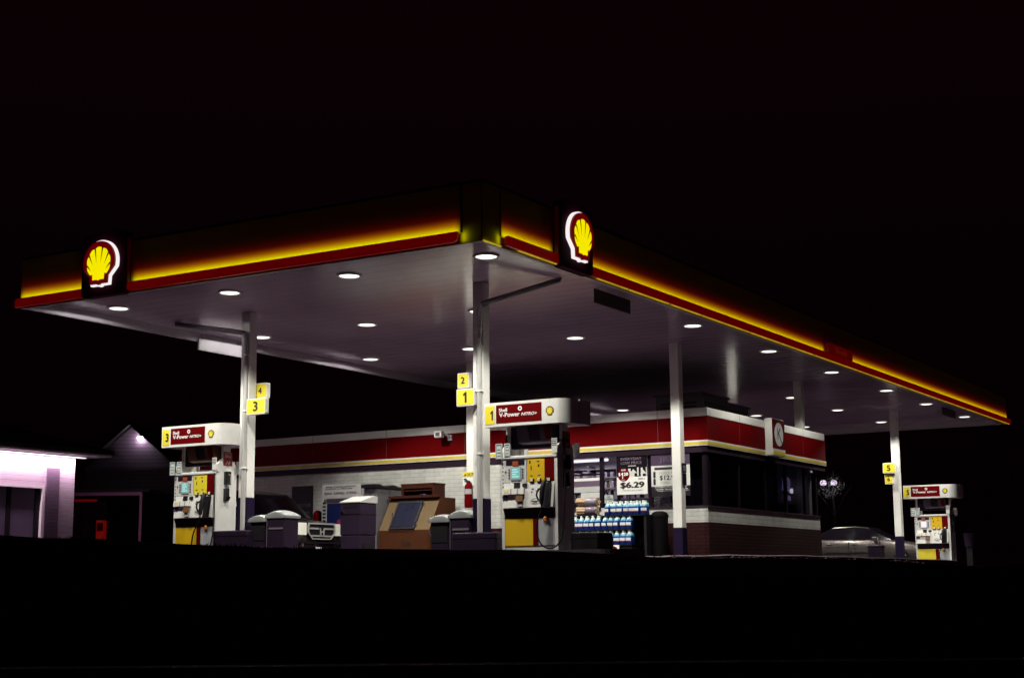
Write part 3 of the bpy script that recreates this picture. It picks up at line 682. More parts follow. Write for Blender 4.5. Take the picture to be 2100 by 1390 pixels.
        MB().box(.6205, .624, -.05, -.02, 1.36, 1.52).box(.6205, .624, -.05, .03, 1.51, 1.535).xf(f).obj("box_window", STEEL, hb_)
        MB().prism([(.5455, 1.26), (.60, 1.26), (.605, 1.10), (.63, 1.10), (.62, 1.05), (.58, 1.01), (.5455, 1.03)], 'y', -.03, .08).xf(f).obj("squeegee_holder", BLACKG, t)
        MB().tube([(.58, .02, 1.2), (.60, .00, 1.30)], .012, 6).xf(f).obj("squeegee_handle", BLACK, t)
    return t
fuel_pump("1", (3.335, 1.035, -.07), "fuel pump with number 1 on its header, right of the middle column", SCREEN_T)
fuel_pump("3", (3.335, 8.60, -.02), "fuel pump with number 3 on its header, leftmost of the pumps", SCREEN_T)
fuel_pump("5", (28.18, 1.30, -.23), "fuel pump with number 5 on its header, far right of the forecourt", SCREEN_W)

# ================================================================== SHOP
XS, YS, XE, YE = 12.33, 1.875, 20.08, 17.2
WX, WY, WXE = 12.39, 1.935, 19.62
shop = thing("shop_building", "small brick petrol station shop with red fascia band under the canopy", "shop", (16, 8, -.07))
gz = -.35
# brick walls: brown base, white above, opening for the windows
def wall(nm, m, *boxes):
    mb = MB()
    for b in boxes: mb.box(*b)
    return mb.obj(nm, m, shop, world=True)
wall("brown_base", BBRICK, (WX-.012, WX+.2, WY-.012, YE-.1, gz, .69), (WX+.201, WXE+.012, WY-.012, WY+.2, gz, .69), (WXE-.2, WXE+.012, WY+.201, YE-.1, gz, .69))
wall("white_wall", WBRICK, (WX, WX+.2, WY, 6.0, .691, 1.035), (WX, WX+.2, 6.0, YE-.1, .691, 2.55), (WX+.201, WXE, WY, WY+.2, .691, 1.035), (WXE-.2, WXE, WY+.2, YE-.1, .691, 2.55), (WX+.2, WXE-.2, YE-.3, YE-.1, .2, 2.55))
wall("sill", mat("dark_sill", (.04, .015, .03), .5), (WX-.03, WX+.21, WY-.03, 6.0, 1.036, 1.06), (WX+.211, WXE+.03, WY-.03, WY+.21, 1.036, 1.06))
FR = mat("window_frame_dark", (.008, .004, .008), .5, var=.2, spec=.1)
wall("window_header", FR, (WX, WX+.2, WY, 6.0, 2.29, 2.55), (WX+.201, WXE, WY, WY+.2, 2.29, 2.55))
SOF = mat("soffit_dark", (.022, .011, .022), .6, var=.15, spec=.1)
wall("soffit", SOF, (XS+.02, XS+.06, YS+.02, YE, 2.26, 2.402), (XS+.0605, XE-.02, YS+.02, YS+.055, 2.26, 2.402))
# fascia bands
fas = MB().box(XS, XS+.1, YS, YE, 2.53, 3.07).box(XS+.1005, XE, YS, YS+.1, 2.53, 3.07).box(XE-.1, XE, YS+.1005, YE, 2.53, 3.07); fas.obj("red_fascia", RED, shop, world=True)
cap = MB().box(XS-.012, XS+.14, YS-.012, YE, 3.072, 3.26, .008, 1).box(XS+.1405, XE-.06, YS-.012, YS+.14, 3.072, 3.2595, .008, 1).box(XE-.14, XE-.06, YS+.141, YE, 3.072, 3.26); cap.obj("white_coping", WHITE, shop, world=True)
st = MB().box(XS-.014, XS+.1, YS-.014, YE, 2.404, 2.5285).box(XS+.1005, XE+.004, YS-.014, YS+.1, 2.404, 2.5285); sto = st.obj("white_stripe", WHITE, shop, world=True)
sy = MB().box(XS-.018, XS-.0145, YS-.018, YE, 2.425, 2.492).box(XS-.0144, XE+.002, YS-.018, YS-.0145, 2.425, 2.492); sy.obj("yellow_stripe", STRIPE_Y, shop, world=True)
jn = MB()
for y in (3.1, 5.9, 8.4, 10.8, 13.2): jn.box(XS-.0135, XS-.0125, y, y+.012, 3.075, 3.255).box(XS-.002, XS-.0003, y, y+.01, 2.532, 3.068)
for x in (14.2, 18.4): jn.box(x, x+.012, YS-.0135, YS-.0125, 3.075, 3.255).box(x, x+.01, YS-.002, YS-.0003, 2.532, 3.068)
jn.obj("panel_joints", mat("joint_line", (.10, .06, .06), .7), shop, world=True)  # thin dark strips at the panel joints
wall("roof", mat("shop_roof", (.06, .05, .055), .9, var=.3, scale=3), (XS+.14, XE-.14, YS+.14, YE, 2.95, 3.05))
wall("floor", mat("shop_floor", (.18, .17, .17), .4), (WX+.2, WXE-.2, WY+.2, YE-.3, -.10, -.02))
# window frames
def window(posts, panes, face):
    f = MB()
    for a_, b_ in posts:
        f.box(WX+.04, WX+.12, a_, b_, 1.06, 2.29) if face == 'x' else f.box(a_, b_, WY+.04, WY+.12, 1.06, 2.29)
    f.box(WX+.045, WX+.115, posts[0][1], posts[-1][0], 1.061, 1.075) if face == 'x' else f.box(posts[0][1], posts[-1][0], WY+.045, WY+.115, 1.061, 1.075)
    if len(panes) > 1: f.box(WX+.05, WX+.11, posts[0][1], posts[-1][0], 1.86, 1.91)
    fo = f.obj("window_frame", FR, shop, world=True)
    for a_, b_, z0, z1 in panes:
        (MB().box(WX+.07, WX+.078, a_, b_, z0, z1) if face == 'x' else MB().box(a_, b_, WY+.07, WY+.078, z0, z1)).obj("pane", GLASSC, fo, world=True)
P_ = [(WY, 2.06), (2.70, 2.78), (3.33, 3.425), (4.205, 4.235), (4.60, 4.69), (5.95, 6.0)]
for k in range(5):
    lo_, hi_ = P_[k], P_[k+1]; mid1 = (lo_[0]+lo_[1])/2+.001 if k else lo_[0]; mid2 = (hi_[0]+hi_[1])/2 if k < 4 else hi_[1]
    window([(mid1, lo_[1]), (hi_[0], mid2)], [(lo_[1]+.004, hi_[0]-.004, 1.08, 2.285)] if k < 4 else [(lo_[1]+.004, hi_[0]-.004, 1.915, 2.285), (lo_[1]+.004, hi_[0]-.004, 1.08, 1.855)], 'x')
P_ = [(12.60, 12.68), (14.3, 14.38), (15.95, 16.03), (17.35, 17.43), (18.72, 18.80), (WXE-.1, WXE)]
for k in range(5):
    lo_, hi_ = P_[k], P_[k+1]; mid1 = (lo_[0]+lo_[1])/2+.001 if k else lo_[0]; mid2 = (hi_[0]+hi_[1])/2 if k < 4 else hi_[1]
    window([(mid1, lo_[1]), (hi_[0], mid2)], [(lo_[1]+.004, hi_[0]-.004, 1.08, 2.285)], 'y')
# rooms behind the glass
wall("added_partition", mat("dark_interior", (.012, .008, .012), .8), (12.9, WXE-.25, 3.0, 3.1, -.02, 2.6), (13.0, 13.1, 2.2, 2.999, -.02, 2.6), (12.62, WXE-.25, 2.14, 2.999, 2.61, 2.66))  # added to keep the lit room from showing through the side windows
wall("interior_wall", mat("pegboard", (.42, .40, .43), .7, var=.1), (14.1, 14.2, 3.11, 8.0, -.02, 2.7), (12.6, 14.09, 7.9, 8.0, -.02, 2.7))
wall("interior_ceiling", mat("interior_ceiling_white", (.6, .6, .6), .7), (12.6, 14.09, 3.11, 7.89, 2.64, 2.70))
sh = MB()
for y in (3.5, 4.6, 5.7, 6.8): sh.box(13.75, 14.09, y, y+.03, -.02, 2.2)
for z in (1.35, 1.62, 1.89, 2.1): sh.box(13.78, 14.09, 3.2, 7.2, z, z+.025)
shelf = thing("wall_shelf", "grey wall shelving stocked with packets inside the lit shop window", "shelf", (13.9, 5, -.02))
sh.obj("rack", LTGREY, shelf, world=True)
go = MB()
for z in (1.377, 1.647, 1.917):
    y = 3.25
    while y < 7.1:
        w = random.uniform(.06, .16); h = random.uniform(.10, .20); go.box(13.82, 14.0, y, y+w, z, z+h); y += w+random.uniform(.02, .12)
tag(go.obj("packets", mat("packets_mixed", (.20, .18, .20), .5, var=.6, scale=9)), "rows of small packets on the shelves inside the shop", "packets", kind="stuff")
tube = None
for k, (y0, y1, x, z) in enumerate(((4.5, 5.5, 12.95, 2.36), (5.0, 6.2, 13.45, 2.30), (4.25, 4.75, 13.6, 2.28))):
    t = thing("tube_light", ("bright tube light nearest the glass in the top of the lit shop window", "lower tube light deeper inside the lit shop window", "short tube light seen through the narrow shop window")[k], "light", (x, (y0+y1)/2, z))
    MB().tube([(x, y0, z), (x, y1, z)], .035, 10).obj("tube", emit("tube_white", (1., .97, .95), 3.), t, True, world=True)
    la = bpy.data.lights.new("tube_lamp", 'AREA'); la.shape = 'RECTANGLE'; la.size = .08; la.size_y = y1-y0; la.energy = 24*(y1-y0); la.color = (1., .95, .97)
    lo = bpy.data.objects.new("lamp", la); C.objects.link(lo); lo.parent = t; lo.location = (0, 0, -.05)
    MB().box(x-.06, x+.06, y0-.04, y1+.04, z+.05, z+.09).box(x-.005, x+.005, y0+.1, y0+.12, z+.09, 2.64).box(x-.005, x+.005, y1-.12, y1-.1, z+.09, 2.64).obj("fitting", WHITE_PL, t, world=True)
# added glowing shapes stand for reflections in the side windows, plus a small light
ds = thing("window_reflection", "faint bluish glowing shapes added as reflections in the dark side window of the shop", "reflection", (18.9, 2.6, 1.0))
MB().box(18.3, 19.3, 2.5, 2.8, -.02, 1.35).obj("stand", BLACK, ds, world=True)
MB().prism([(18.60, 1.72), (19.15, 1.70), (19.17, 2.02), (18.95, 2.08), (18.70, 2.02)], 'y', 2.55, 2.58).obj("screen", emit("dim_blue_reflection", (.30, .26, .55), .35, .4), ds, world=True)
MB().prism([(18.75, 1.47), (19.1, 1.46), (19.09, 1.58), (18.78, 1.59)], 'y', 2.53, 2.549).obj("reflection_shape", emit("dim_reflection", (.5, .42, .8), .32, .4), ds, world=True)
MB().lathe([(.001, 0), (.07, .0), (.05, .06), (.001, .06)], 12, (19.15, 2.5, 1.72), 'y').obj("reflection_spot", emit("small_white", (1., .95, 1.), 1.2), ds, world=True)
el = thing("indicator_light", "small white light at the top of the shop's last side window", "light", (19.4, 2.05, 2.2))
MB().box(19.36, 19.46, 2.03, 2.06, 2.20, 2.25, .005).obj("lens", emit("soft_white", (1., .93, .96), .7), el, world=True)
MB().box(19.35, 19.47, 2.061, 2.08, 2.19, 2.26).obj("housing", BLACK, el, world=True)

# corner sign box on the fascia
ks = thing("fascia_sign", "red and white box sign with K in a white circle on the shop", "sign", (16.1, 1.7, 2.4))
kb_ = MB().box(15.73, 16.55, 1.665, YS-.02, 2.395, 3.31, .01, 1); kb_.obj("box", WHITE, ks, world=True)
MB().box(15.745, 16.55, 1.658, 1.6635, 2.57, 3.30).obj("face", RED, ks, world=True)
MB().box(15.74, 16.56, 1.655, 1.6625, 2.40, 2.565).obj("white_stripe", WHITE, ks, world=True)
MB().box(15.76, 16.545, 1.650, 1.6545, 2.425, 2.51).obj("yellow_stripe", YELLOW, ks, world=True)
n = 40; cx, cz, rx_, rz_ = 16.16, 2.93, .28, .29
MB().prism([(cx+rx_*math.cos(6.2832*k/n), cz+rz_*math.sin(6.2832*k/n)) for k in range(n)], 'y', 1.6535, 1.6575).obj("disc", mat("disc_white", (.80, .78, .78), .4), ks, world=True)
kk = MB()
def bar(mb, a, b, w, y):
    a = Vector(a); b = Vector(b); d = (b-a).normalized(); q = Vector((-d.y, d.x))*w*.5
    mb.add([((a+q).x, y, (a+q).y), ((b+q).x, y, (b+q).y), ((b-q).x, y, (b-q).y), ((a-q).x, y, (a-q).y)], [(0, 1, 2, 3)])
bar(kk, (16.08, 2.80), (16.08, 3.08), .042, 1.6525); bar(kk, (16.09, 2.93), (16.25, 3.08), .042, 1.6522); bar(kk, (16.13, 2.96), (16.34, 2.72), .042, 1.6519)
kk.obj("letter", TXTDARK, ks, world=True)
# roof plant
for nm, b, lab in ((0, (14.5, 16.1, 2.95, 4.2, 3.05, 3.92), "larger dark air conditioning unit on the shop roof"), (1, (16.5, 17.9, 3.15, 4.2, 3.05, 3.86), "smaller dark air conditioning unit on the shop roof behind the fascia sign")):
    t = thing("rooftop_unit", lab, "air conditioner", ((b[0]+b[1])/2, (b[2]+b[3])/2, 3.05), 0, "air conditioning units on the shop roof")
    m_ = mat("unit_metal", (.06, .045, .06), .6, var=.2, scale=3)
    MB().box(*b[:5], b[5]-.05, .02).obj("casing", m_, t, world=True)
    MB().box(b[0]-.04, b[1]+.04, b[2]-.04, b[3]+.04, b[5]-.048, b[5]).obj("lid", m_, t, world=True)
    g = MB()
    for k in range(6): g.box(b[0]-.012, b[0]-.001, b[2]+.15, b[3]-.15, 3.2+.09*k, 3.235+.09*k)
    for k in range(6): g.box(b[0]+.15, b[1]-.15, b[2]-.012, b[2]-.001, 3.2+.09*k, 3.235+.09*k)
    g.obj("louvres", BLACK, t, world=True)
# flood lamp on the fascia
fl = thing("flood_lamp", "small white flood lamp on the shop's red fascia", "lamp", (12.2, 8.95, 3.0))
MB().box(12.02, 12.16, 8.90, 9.12, 2.96, 3.12, .015).obj("head", WHITE_PL, fl, world=True)
MB().box(12.008, 12.0195, 8.95, 9.07, 2.995, 3.085).obj("lens", mat("lamp_glass", (.12, .11, .12), .1), fl, world=True)
MB().tube([(12.16, 8.93, 3.03), (12.22, 8.86, 3.03), (12.24, 8.83, 2.98), (12.33, 8.82, 2.96)], .03, 8).box(12.27, 12.327, 8.76, 8.88, 2.89, 3.03).obj("bracket", GREY_PL, fl, world=True)

# posters and notices on the glass and wall ------------------------------
def post_tx(mb, s_, yl, z, w, h, x, b=.02, sh=0.): text(mb, s_, (x, yl, z), (0, -1, 0), (0, 0, 1), w, h, b, sh)
XP = WX-.012
po = thing("price_poster", "large poster with $6.29 and a red saving circle on the shop window", "poster", (XP, 3.8, 1.38))
MB().box(XP, XP+.008, 3.425, 4.21, 1.78, 2.33).obj("top_panel", mat("poster_plum", (.007, .003, .008), .6, spec=.1), po, world=True)
MB().box(XP-.001, XP+.008, 3.425, 4.21, 1.375, 1.779).obj("price_panel", TXTWHITE, po, world=True)
m = MB(); post_tx(m, "EVERYDAY", 4.10, 2.165, .54, .065, XP-.002, .012); post_tx(m, "LOW PRICE", 4.10, 2.07, .54, .065, XP-.002, .012); m.obj("headline", mat("poster_lilac", (.20, .15, .20), .5), po, world=True)
m = MB(); m.box(XP-.002, XP-.0005, 3.71, 3.91, 2.025, 2.04); 
for k, (y, z0, w, h) in enumerate(((3.80, 1.78, .10, .13), (3.88, 1.78, .06, .19), (3.56, 1.78, .05, .20), (3.66, 1.80, .04, .19))): m.box(XP-.002, XP-.0005, y-w/2, y+w/2, z0, z0+h)
m.prism([(3.86, 1.86), (3.78, 1.955), (3.68, 1.86)], 'x', XP-.0025, XP-.0021); m.prism([(3.60, 1.84), (3.53, 1.94), (3.44, 1.84)], 'x', XP-.0025, XP-.0021); m.box(XP-.002, XP-.0005, 3.43, 3.455, 1.78, 1.99)
m.obj("pictured_goods", mat("goods_white", (.62, .61, .58), .5, var=.25, scale=30), po, world=True)
n = 32; MB().prism([(4.03+.155*math.cos(6.2832*k/n), 1.835+.155*math.sin(6.2832*k/n)) for k in range(n)], 'x', XP-.004, XP-.0027).obj("saving_circle", RED, po, world=True)
m = MB(); post_tx(m, "SAVE", 4.09, 1.925, .115, .035, XP-.0055, .04); post_tx(m, "$", 4.165, 1.80, .055, .085, XP-.0055, .05); post_tx(m, "1", 4.09, 1.745, .045, .14, XP-.0055, .07); post_tx(m, "20", 4.03, 1.81, .12, .075, XP-.0055, .05); post_tx(m, "TODAY", 4.09, 1.705, .10, .02, XP-.0055, .03)
m.obj("saving_print", TXTWHITE, po, world=True)
m = MB(); post_tx(m, "$6.29", 4.125, 1.50, .63, .165, XP-.003, .06); post_tx(m, "TWO PACK  50 FL OZ EACH", 4.06, 1.455, .50, .025, XP-.003, .01)
m.box(XP-.003, XP-.0012, 3.49, 3.65, 1.708, 1.714).box(XP-.003, XP-.0012, 3.49, 3.65, 1.742, 1.748).box(XP-.003, XP-.0012, 3.49, 3.496, 1.714, 1.742).box(XP-.003, XP-.0012, 3.644, 3.65, 1.714, 1.742).box(XP-.003, XP-.0012, 3.54, 3.635, 1.722, 1.734)
m.obj("price_print", TXTDARK, po, world=True)
p2 = thing("price_poster", "poster with $12.99 half hidden by the column on the shop window", "poster", (XP, 3.0, 1.53))
MB().box(XP, XP+.008, 2.35, 3.32, 1.53, 2.0).obj("sheet", mat("poster_pale", (.66, .67, .63), .5), p2, world=True)
MB().box(XP, XP+.008, 2.35, 3.32, 2.001, 2.27).obj("top_panel", mat("poster_grape", (.06, .03, .075), .5, var=.3, scale=10), p2, world=True)
MB().box(XP+.001, XP+.008, 2.35, 3.32, 1.30, 1.529).obj("bottom_panel", mat("poster_black", (.012, .008, .014), .4), p2, world=True)
m = MB(); m.prism(rrect(2.45, 3.24, 1.905, 1.96, .02, 3), 'x', XP-.002, XP-.0005)
for z in (1.56, 1.72): m.prism(rrect(3.21, 3.27, z, z+.15, .02, 3), 'x', XP-.002, XP-.0005)
post_tx(m, "$12.99", 3.11, 1.655, .46, .12, XP-.002, .02); m.obj("bold_print", TXTDARK, p2, world=True)
m = MB(); post_tx(m, "DEVICE KIT", 3.12, 1.80, .42, .055, XP-.002, .0); post_tx(m, "COMBO", 3.11, 1.575, .27, .055, XP-.002, .0); m.obj("thin_print", mat("print_grey", (.35, .35, .34), .5), p2, world=True)
m = MB(); post_tx(m, "JRL as", 3.12, 2.05, .70, .15, XP-.002, .02); m.obj("headline", mat("print_mauve", (.11, .08, .13), .5), p2, world=True)
m = MB()
for k in range(3): post_tx(m, ("WARNING: This product contains", "nicotine. Nicotine is an addictive", "This product is not for sale to minors")[k], 3.24-.03*k, 1.49-.04*k, .80, .028, XP-.0012, .02)
m.obj("warning_print", TXTWHITE, p2, world=True)
nl = thing("notice", "small pale notice reading NO LOITERING on the shop window frame", "notice", (XP, 4.43, 1.2))
MB().box(XP-.004, XP+.004, 4.315, 4.54, 1.19, 1.38).obj("card", mat("notice_mint", (.45, .52, .48), .5), nl, world=True)
m = MB(); post_tx(m, "NO", 4.465, 1.32, .075, .04, XP-.0055, .04); post_tx(m, "LOITERING", 4.53, 1.265, .20, .04, XP-.0055, .04); post_tx(m, "ANYTIME", 4.50, 1.215, .15, .022, XP-.0055, .02); m.obj("print", TXTDARK, nl, world=True)
wb = thing("window_board", "white board with a purple band covering the lower half of the shop window", "board", (XP, 5.0, 1.4))
MB().box(XP+.06, XP+.068, 4.70, 5.94, 1.735, 1.80).obj("white_band", TXTWHITE, wb, world=True)
MB().box(XP+.06, XP+.068, 4.70, 5.94, 1.60, 1.734).obj("purple_band", mat("band_purple", (.13, .085, .14), .5, var=.2, scale=9), wb, world=True)
MB().box(XP+.055, XP+.065, 4.70, 5.94, 1.47, 1.599).obj("grey_band", mat("band_grey", (.48, .49, .48), .5), wb, world=True)
MB().box(XP+.052, XP+.062, 4.705, 5.2, 1.07, 1.46).obj("white_sheet", mat("sheet_white", (.58, .58, .56), .5), wb, world=True)
up_ = thing("wall_poster", "dark framed poster on the shaded end of the shop's white wall", "poster", (WX, 13.6, 1.0))
MB().box(WX-.03, WX-.004, 13.22, 13.93, .95, 1.95).obj("frame", BLACK, up_, world=True)
m = MB(); post_tx(m, "BRING YOUR", 13.86, 1.40, .58, .09, WX-.033, .01); post_tx(m, "OWN WINDOW", 13.82, 1.22, .50, .06, WX-.033, .01); m.obj("lettering", mat("print_violet", (.16, .10, .20), .5), up_, world=True)

# restroom notice panel standing behind pump 1
nb_ = thing("instruction_board", "tall pale instruction panel with a blue wheelchair sign behind pump 1", "notice board", (4.6, 2.2, -.07))
xq = 4.6
MB().box(xq, xq+.03, 1.985, 2.44, 1.15, 2.30, .008, 1).obj("board", mat("board_cream", (.50, .50, .48), .5, var=.1), nb_, world=True)
MB().tube([(xq+.05, 2.40, -.1), (xq+.05, 2.40, 2.3)], .02, 8).tube([(xq+.05, 2.03, -.1), (xq+.05, 2.03, 2.3)], .02, 8).obj("post", GREY_PL, nb_, world=True)
m = MB()
for k in range(26):
    if 10 <= k < 16: continue
    m.box(xq-.002, xq-.0005, 2.07+random.uniform(0, .06), 2.37, 1.20+.04*k, 1.215+.04*k)
m.obj("print_lines", mat("print_faint", (.28, .28, .28), .5), nb_, world=True)
MB().box(xq-.006, xq-.001, 2.13, 2.25, 1.60, 1.74).obj("wheelchair_plate", NAVY, nb_, world=True)
m = MB(); ring = [(2.19+.032*math.cos(R(a)), 1.645+.032*math.sin(R(a))) for a in range(110, 400, 20)]
for a, b in zip(ring, ring[1:]): m.add([(xq-.008, a[0], a[1]), (xq-.008, b[0], b[1]), (xq-.008, (b[0]-2.19)*.75+2.19, (b[1]-1.645)*.75+1.645), (xq-.008, (a[0]-2.19)*.75+2.19, (a[1]-1.645)*.75+1.645)], [(0, 1, 2, 3)])
m.box(xq-.008, xq-.0065, 2.195, 2.21, 1.66, 1.71).box(xq-.008, xq-.0065, 2.16, 2.2, 1.65, 1.663).box(xq-.008, xq-.0065, 2.148, 2.162, 1.615, 1.65).box(xq-.008, xq-.0065, 2.193, 2.213, 1.713, 1.73)
m.obj("wheelchair_symbol", TXTWHITE, nb_, world=True)

# caution sign and extinguisher on the back column
ca = thing("caution_sign", "yellow and white caution sign with falling figure on the column behind", "sign", (11.54, 7.76, 1.69))
MB().box(11.535, 11.548, 7.50, 7.945, 1.69, 1.915).obj("plate", TXTWHITE, ca, world=True)
MB().box(11.530, 11.5345, 7.50, 7.945, 1.905, 2.02).obj("header", YELLOW, ca, world=True)
m = MB(); m.prism([(7.925, 1.925), (7.865, 1.985), (7.845, 1.925)], 'x', 11.527, 11.529); post_tx(m, "CAUTION", 7.83, 1.925, .31, .07, 11.528, .03)
bar2 = lambda a, b, w: m.tube([(11.530, a[0], a[1]), (11.530, b[0], b[1])], w, 5)
bar2((7.87, 1.84), (7.83, 1.77), .016); bar2((7.83, 1.77), (7.76, 1.80), .012); bar2((7.76, 1.80), (7.72, 1.76), .011); bar2((7.83, 1.77), (7.78, 1.73), .012); bar2((7.86, 1.82), (7.84, 1.87), .008); bar2((7.86, 1.83), (7.89, 1.79), .008); bar2((7.885, 1.845), (7.893, 1.86), .016)
m.obj("print", TXTDARK, ca, world=True)
fe = thing("fire_extinguisher", "red fire extinguisher hanging on the column below the caution sign", "fire extinguisher", (11.42, 7.71, 1.15))
MB().lathe([(.06, 1.155), (.095, 1.165), (.10, 1.19), (.10, 1.62), (.085, 1.69), (.045, 1.74), (.03, 1.76)], 18, (11.43, 7.71, 0)).obj("cylinder", RED, fe, True, world=True)
MB().box(11.40, 11.46, 7.68, 7.74, 1.76, 1.80).tube([(11.43, 7.74, 1.80), (11.43, 7.80, 1.85), (11.43, 7.84, 1.83)], .014, 6).tube([(11.43, 7.74, 1.79), (11.43, 7.82, 1.80)], .012, 6).tube([(11.43, 7.70, 1.78), (11.42, 7.62, 1.74), (11.42, 7.60, 1.5), (11.42, 7.605, 1.3)], .013, 6).obj("valve", BLACK, fe, world=True)
MB().lathe([(.1012, 1.48), (.1012, 1.60)], 18, (11.43, 7.71, 0)).obj("label_band", mat("label_grey", (.42, .40, .40), .5), fe, True, world=True)
MB().box(11.53, 11.56, 7.66, 7.76, 1.3, 1.7).obj("bracket", STEEL, fe, world=True)

# ------------------------------------------------------------------ washer fluid rack, firewood, bins by the window
JB = mat("jug_blue", (.004, .026, .17), .25, var=.15, scale=14)
def liquid(name):
    m = mat(name, (.5, .5, .5), .3, var=.05); nt = m.node_tree; b = nt.nodes["Principled BSDF"]
    tc = nt.nodes.new("ShaderNodeTexCoord"); sp = nt.nodes.new("ShaderNodeSeparateXYZ"); mr = nt.nodes.new("ShaderNodeMapRange"); rp = nt.nodes.new("ShaderNodeValToRGB")
    nt.links.new(tc.outputs["Object"], sp.inputs[0]); nt.links.new(sp.outputs[2], mr.inputs[0]); mr.inputs[1].default_value = .17; mr.inputs[2].default_value = .275
    nt.links.new(mr.outputs[0], rp.inputs[0]); e = rp.color_ramp.elements; e[0].color = (.006, .085, .27, 1); e[1].color = (.66, .72, .70, 1)
    k = e.new(.42); k.color = (.10, .36, .44, 1); k = e.new(.7); k.color = (.48, .62, .62, 1)
    nt.links.new(rp.outputs[0], b.inputs["Base Color"]); return m
JW = liquid("jug_shoulder")
JC = mat("jug_cap_white", (.74, .76, .74), .4, var=.05)
JL = mat("jug_label", (.62, .64, .64), .5, var=.2, scale=40)
JR = mat("jug_label_red", (.16, .01, .02), .5)
jug0 = None
def jug(x, y, z, lab, group, rz):
    global jug0
    if jug0 is None:
        t = thing("washer_fluid_jug", lab, "jug", (0, 0, 0))
        def sq(r_, z_, px=.9): return [(r_*math.copysign(abs(math.cos(a))**.55, math.cos(a))*px, r_*math.copysign(abs(math.sin(a))**.55, math.sin(a)), z_) for a in [6.2832*k/16 for k in range(16)]]
        MB().loft([sq(.066, 0), sq(.073, .01), sq(.073, .13), sq(.070, .175)]).obj("body", JB, t, True)
        MB().loft([sq(.0702, .1752), sq(.060, .20), sq(.034, .245), sq(.022, .268)]).tube([(-.01, -.035, .252), (-.01, -.064, .235), (-.01, -.072, .20), (-.01, -.066, .165)], .010, 6).obj("shoulder", JW, t, True)
        MB().lathe([(.024, .268), (.027, .27), (.027, .298), (.02, .303)], 12).obj("cap", JC, t, True)
        l = MB().box(-.0685, -.0665, -.06, .06, .078, .142).obj("label", JL, t)
        MB().prism([(-.055, .062), (.03, .062), (.055, .084), (-.03, .084)], 'x', -.0685, -.0666).obj("label_flash", JR, t)
        jug0 = t
    else: t = dup(jug0)
    t.location = (x, y, z); t.rotation_euler = (0, 0, rz); t.scale = (1.03, 1.06, 1.03); t["label"] = lab; t["group"] = group
rack = thing("display_rack", "dark stepped display rack holding blue jugs under the shop window", "display rack", (11.8, 4.0, -.07))
MB().box(11.48, 12.05, 3.04, 4.16, .845, .868).box(11.45, 12.05, 3.38, 5.02, .535, .556).box(11.42, 12.05, 3.38, 5.02, .19, .212).obj("shelf_board", BLACK, rack, world=True)
MB().box(11.50, 12.05, 3.04, 3.10, -.15, .844).box(11.46, 12.05, 5.02, 5.06, -.15, .56).box(11.5, 12.04, 4.165, 4.19, .558, .86).box(12.05, 12.08, 3.04, 5.05, -.15, .86).box(11.46, 12.0, 3.40, 5.0, -.15, .18).obj("side_panel", BLACK, rack, world=True)
for nm, y0, n, z, x0 in (("top", 3.135, 7, .869, 11.56), ("middle", 3.47, 10, .557, 11.53), ("bottom", 3.47, 10, .213, 11.50)):
    for r_ in (0, 1):
        for k in range(n):
            jug(x0+.165*r_+random.uniform(-.008, .008), y0+(1.03/7 if nm == "top" else .155)*k+random.uniform(-.012, .012)+(.03 if r_ else 0), z,
                "blue washer fluid jug in the %s %s row of the rack under the window" % ("front" if r_ == 0 else "back", nm), "washer fluid jugs, %s %s row" % (nm, "front" if r_ == 0 else "back"), random.choice((0, 0, .2, -.25, .5)))
tg = thing("price_tag", "small white and red price tag below the blue jugs", "tag", (11.42, 3.75, .06))
MB().box(11.40, 11.41, 3.68, 3.825, .06, .20).obj("card", TXTWHITE, tg, world=True)
MB().prism([(3.823, .10)]+[(3.823-.10*math.sin(R(a)), .09+.085*math.cos(R(a))) for a in range(0, 120, 12)], 'x', 11.397, 11.3995).obj("red_disc", RED, tg, world=True)
FWX = 11.72
for k, (z, lab) in enumerate(((.90, "lower bundle of split firewood left of the blue jugs"), (1.10, "upper bundle of split firewood with wrapped label, on top of the other"))):
    t = thing("firewood_bundle", lab, "firewood", (FWX, 4.62, z), 0, "firewood bundles by the window")
    lg = MB(); random.seed(30+k)
    for q in range(9):
        a = 6.2832*q/8; rr = .07 if q < 8 else 0; yc, zc = rr*1.15*math.cos(a), .10+rr*.9*math.sin(a)
        pr = [(yc+.042*math.cos(b+random.uniform(-.3, .3)), zc+.042*math.sin(b+random.uniform(-.3, .3))) for b in (.4, 1.9, 3.3, 4.9)]
        lg.prism([(p_[0], p_[1]) for p_ in pr], 'y', -.25+random.uniform(-.02, .02), .26+random.uniform(-.03, .03))
    lg.obj("logs", mat("split_wood", (.42, .30, .19), .8, var=.6, scale=14, bump=.5), t)
    def rg(y, s_): return [(s_*.135*math.cos(6.2832*j/14), y+.012*math.sin(5*j), .10+s_*.112*math.sin(6.2832*j/14)) for j in range(14)]
    MB().loft([rg(-.24, .86), rg(-.20, 1.), rg(-.08, 1.03), rg(.03, 1.)], cap=False).obj("wrap", mat("wrap_plastic", (.16, .12, .16), .25, var=.4, scale=9) if k == 0 else mat("wrap_label", (.30, .26, .29), .3, var=.7, scale=5), t, True)
random.seed(11)
crate = thing("crate", "dark stand under the firewood bundles", "stand", (11.8, 4.65, -.07))
MB().box(11.55, 12.0, 4.33, 4.92, .86, .90).box(11.58, 12.0, 4.86, 4.90, .56, .859).box(11.58, 12.0, 4.35, 4.39, .56, .859).obj("frame", BLACK, crate, world=True)
wc = thing("white_carton", "pale carton sitting between the firewood and the blue jugs", "carton", (11.9, 4.26, .9))
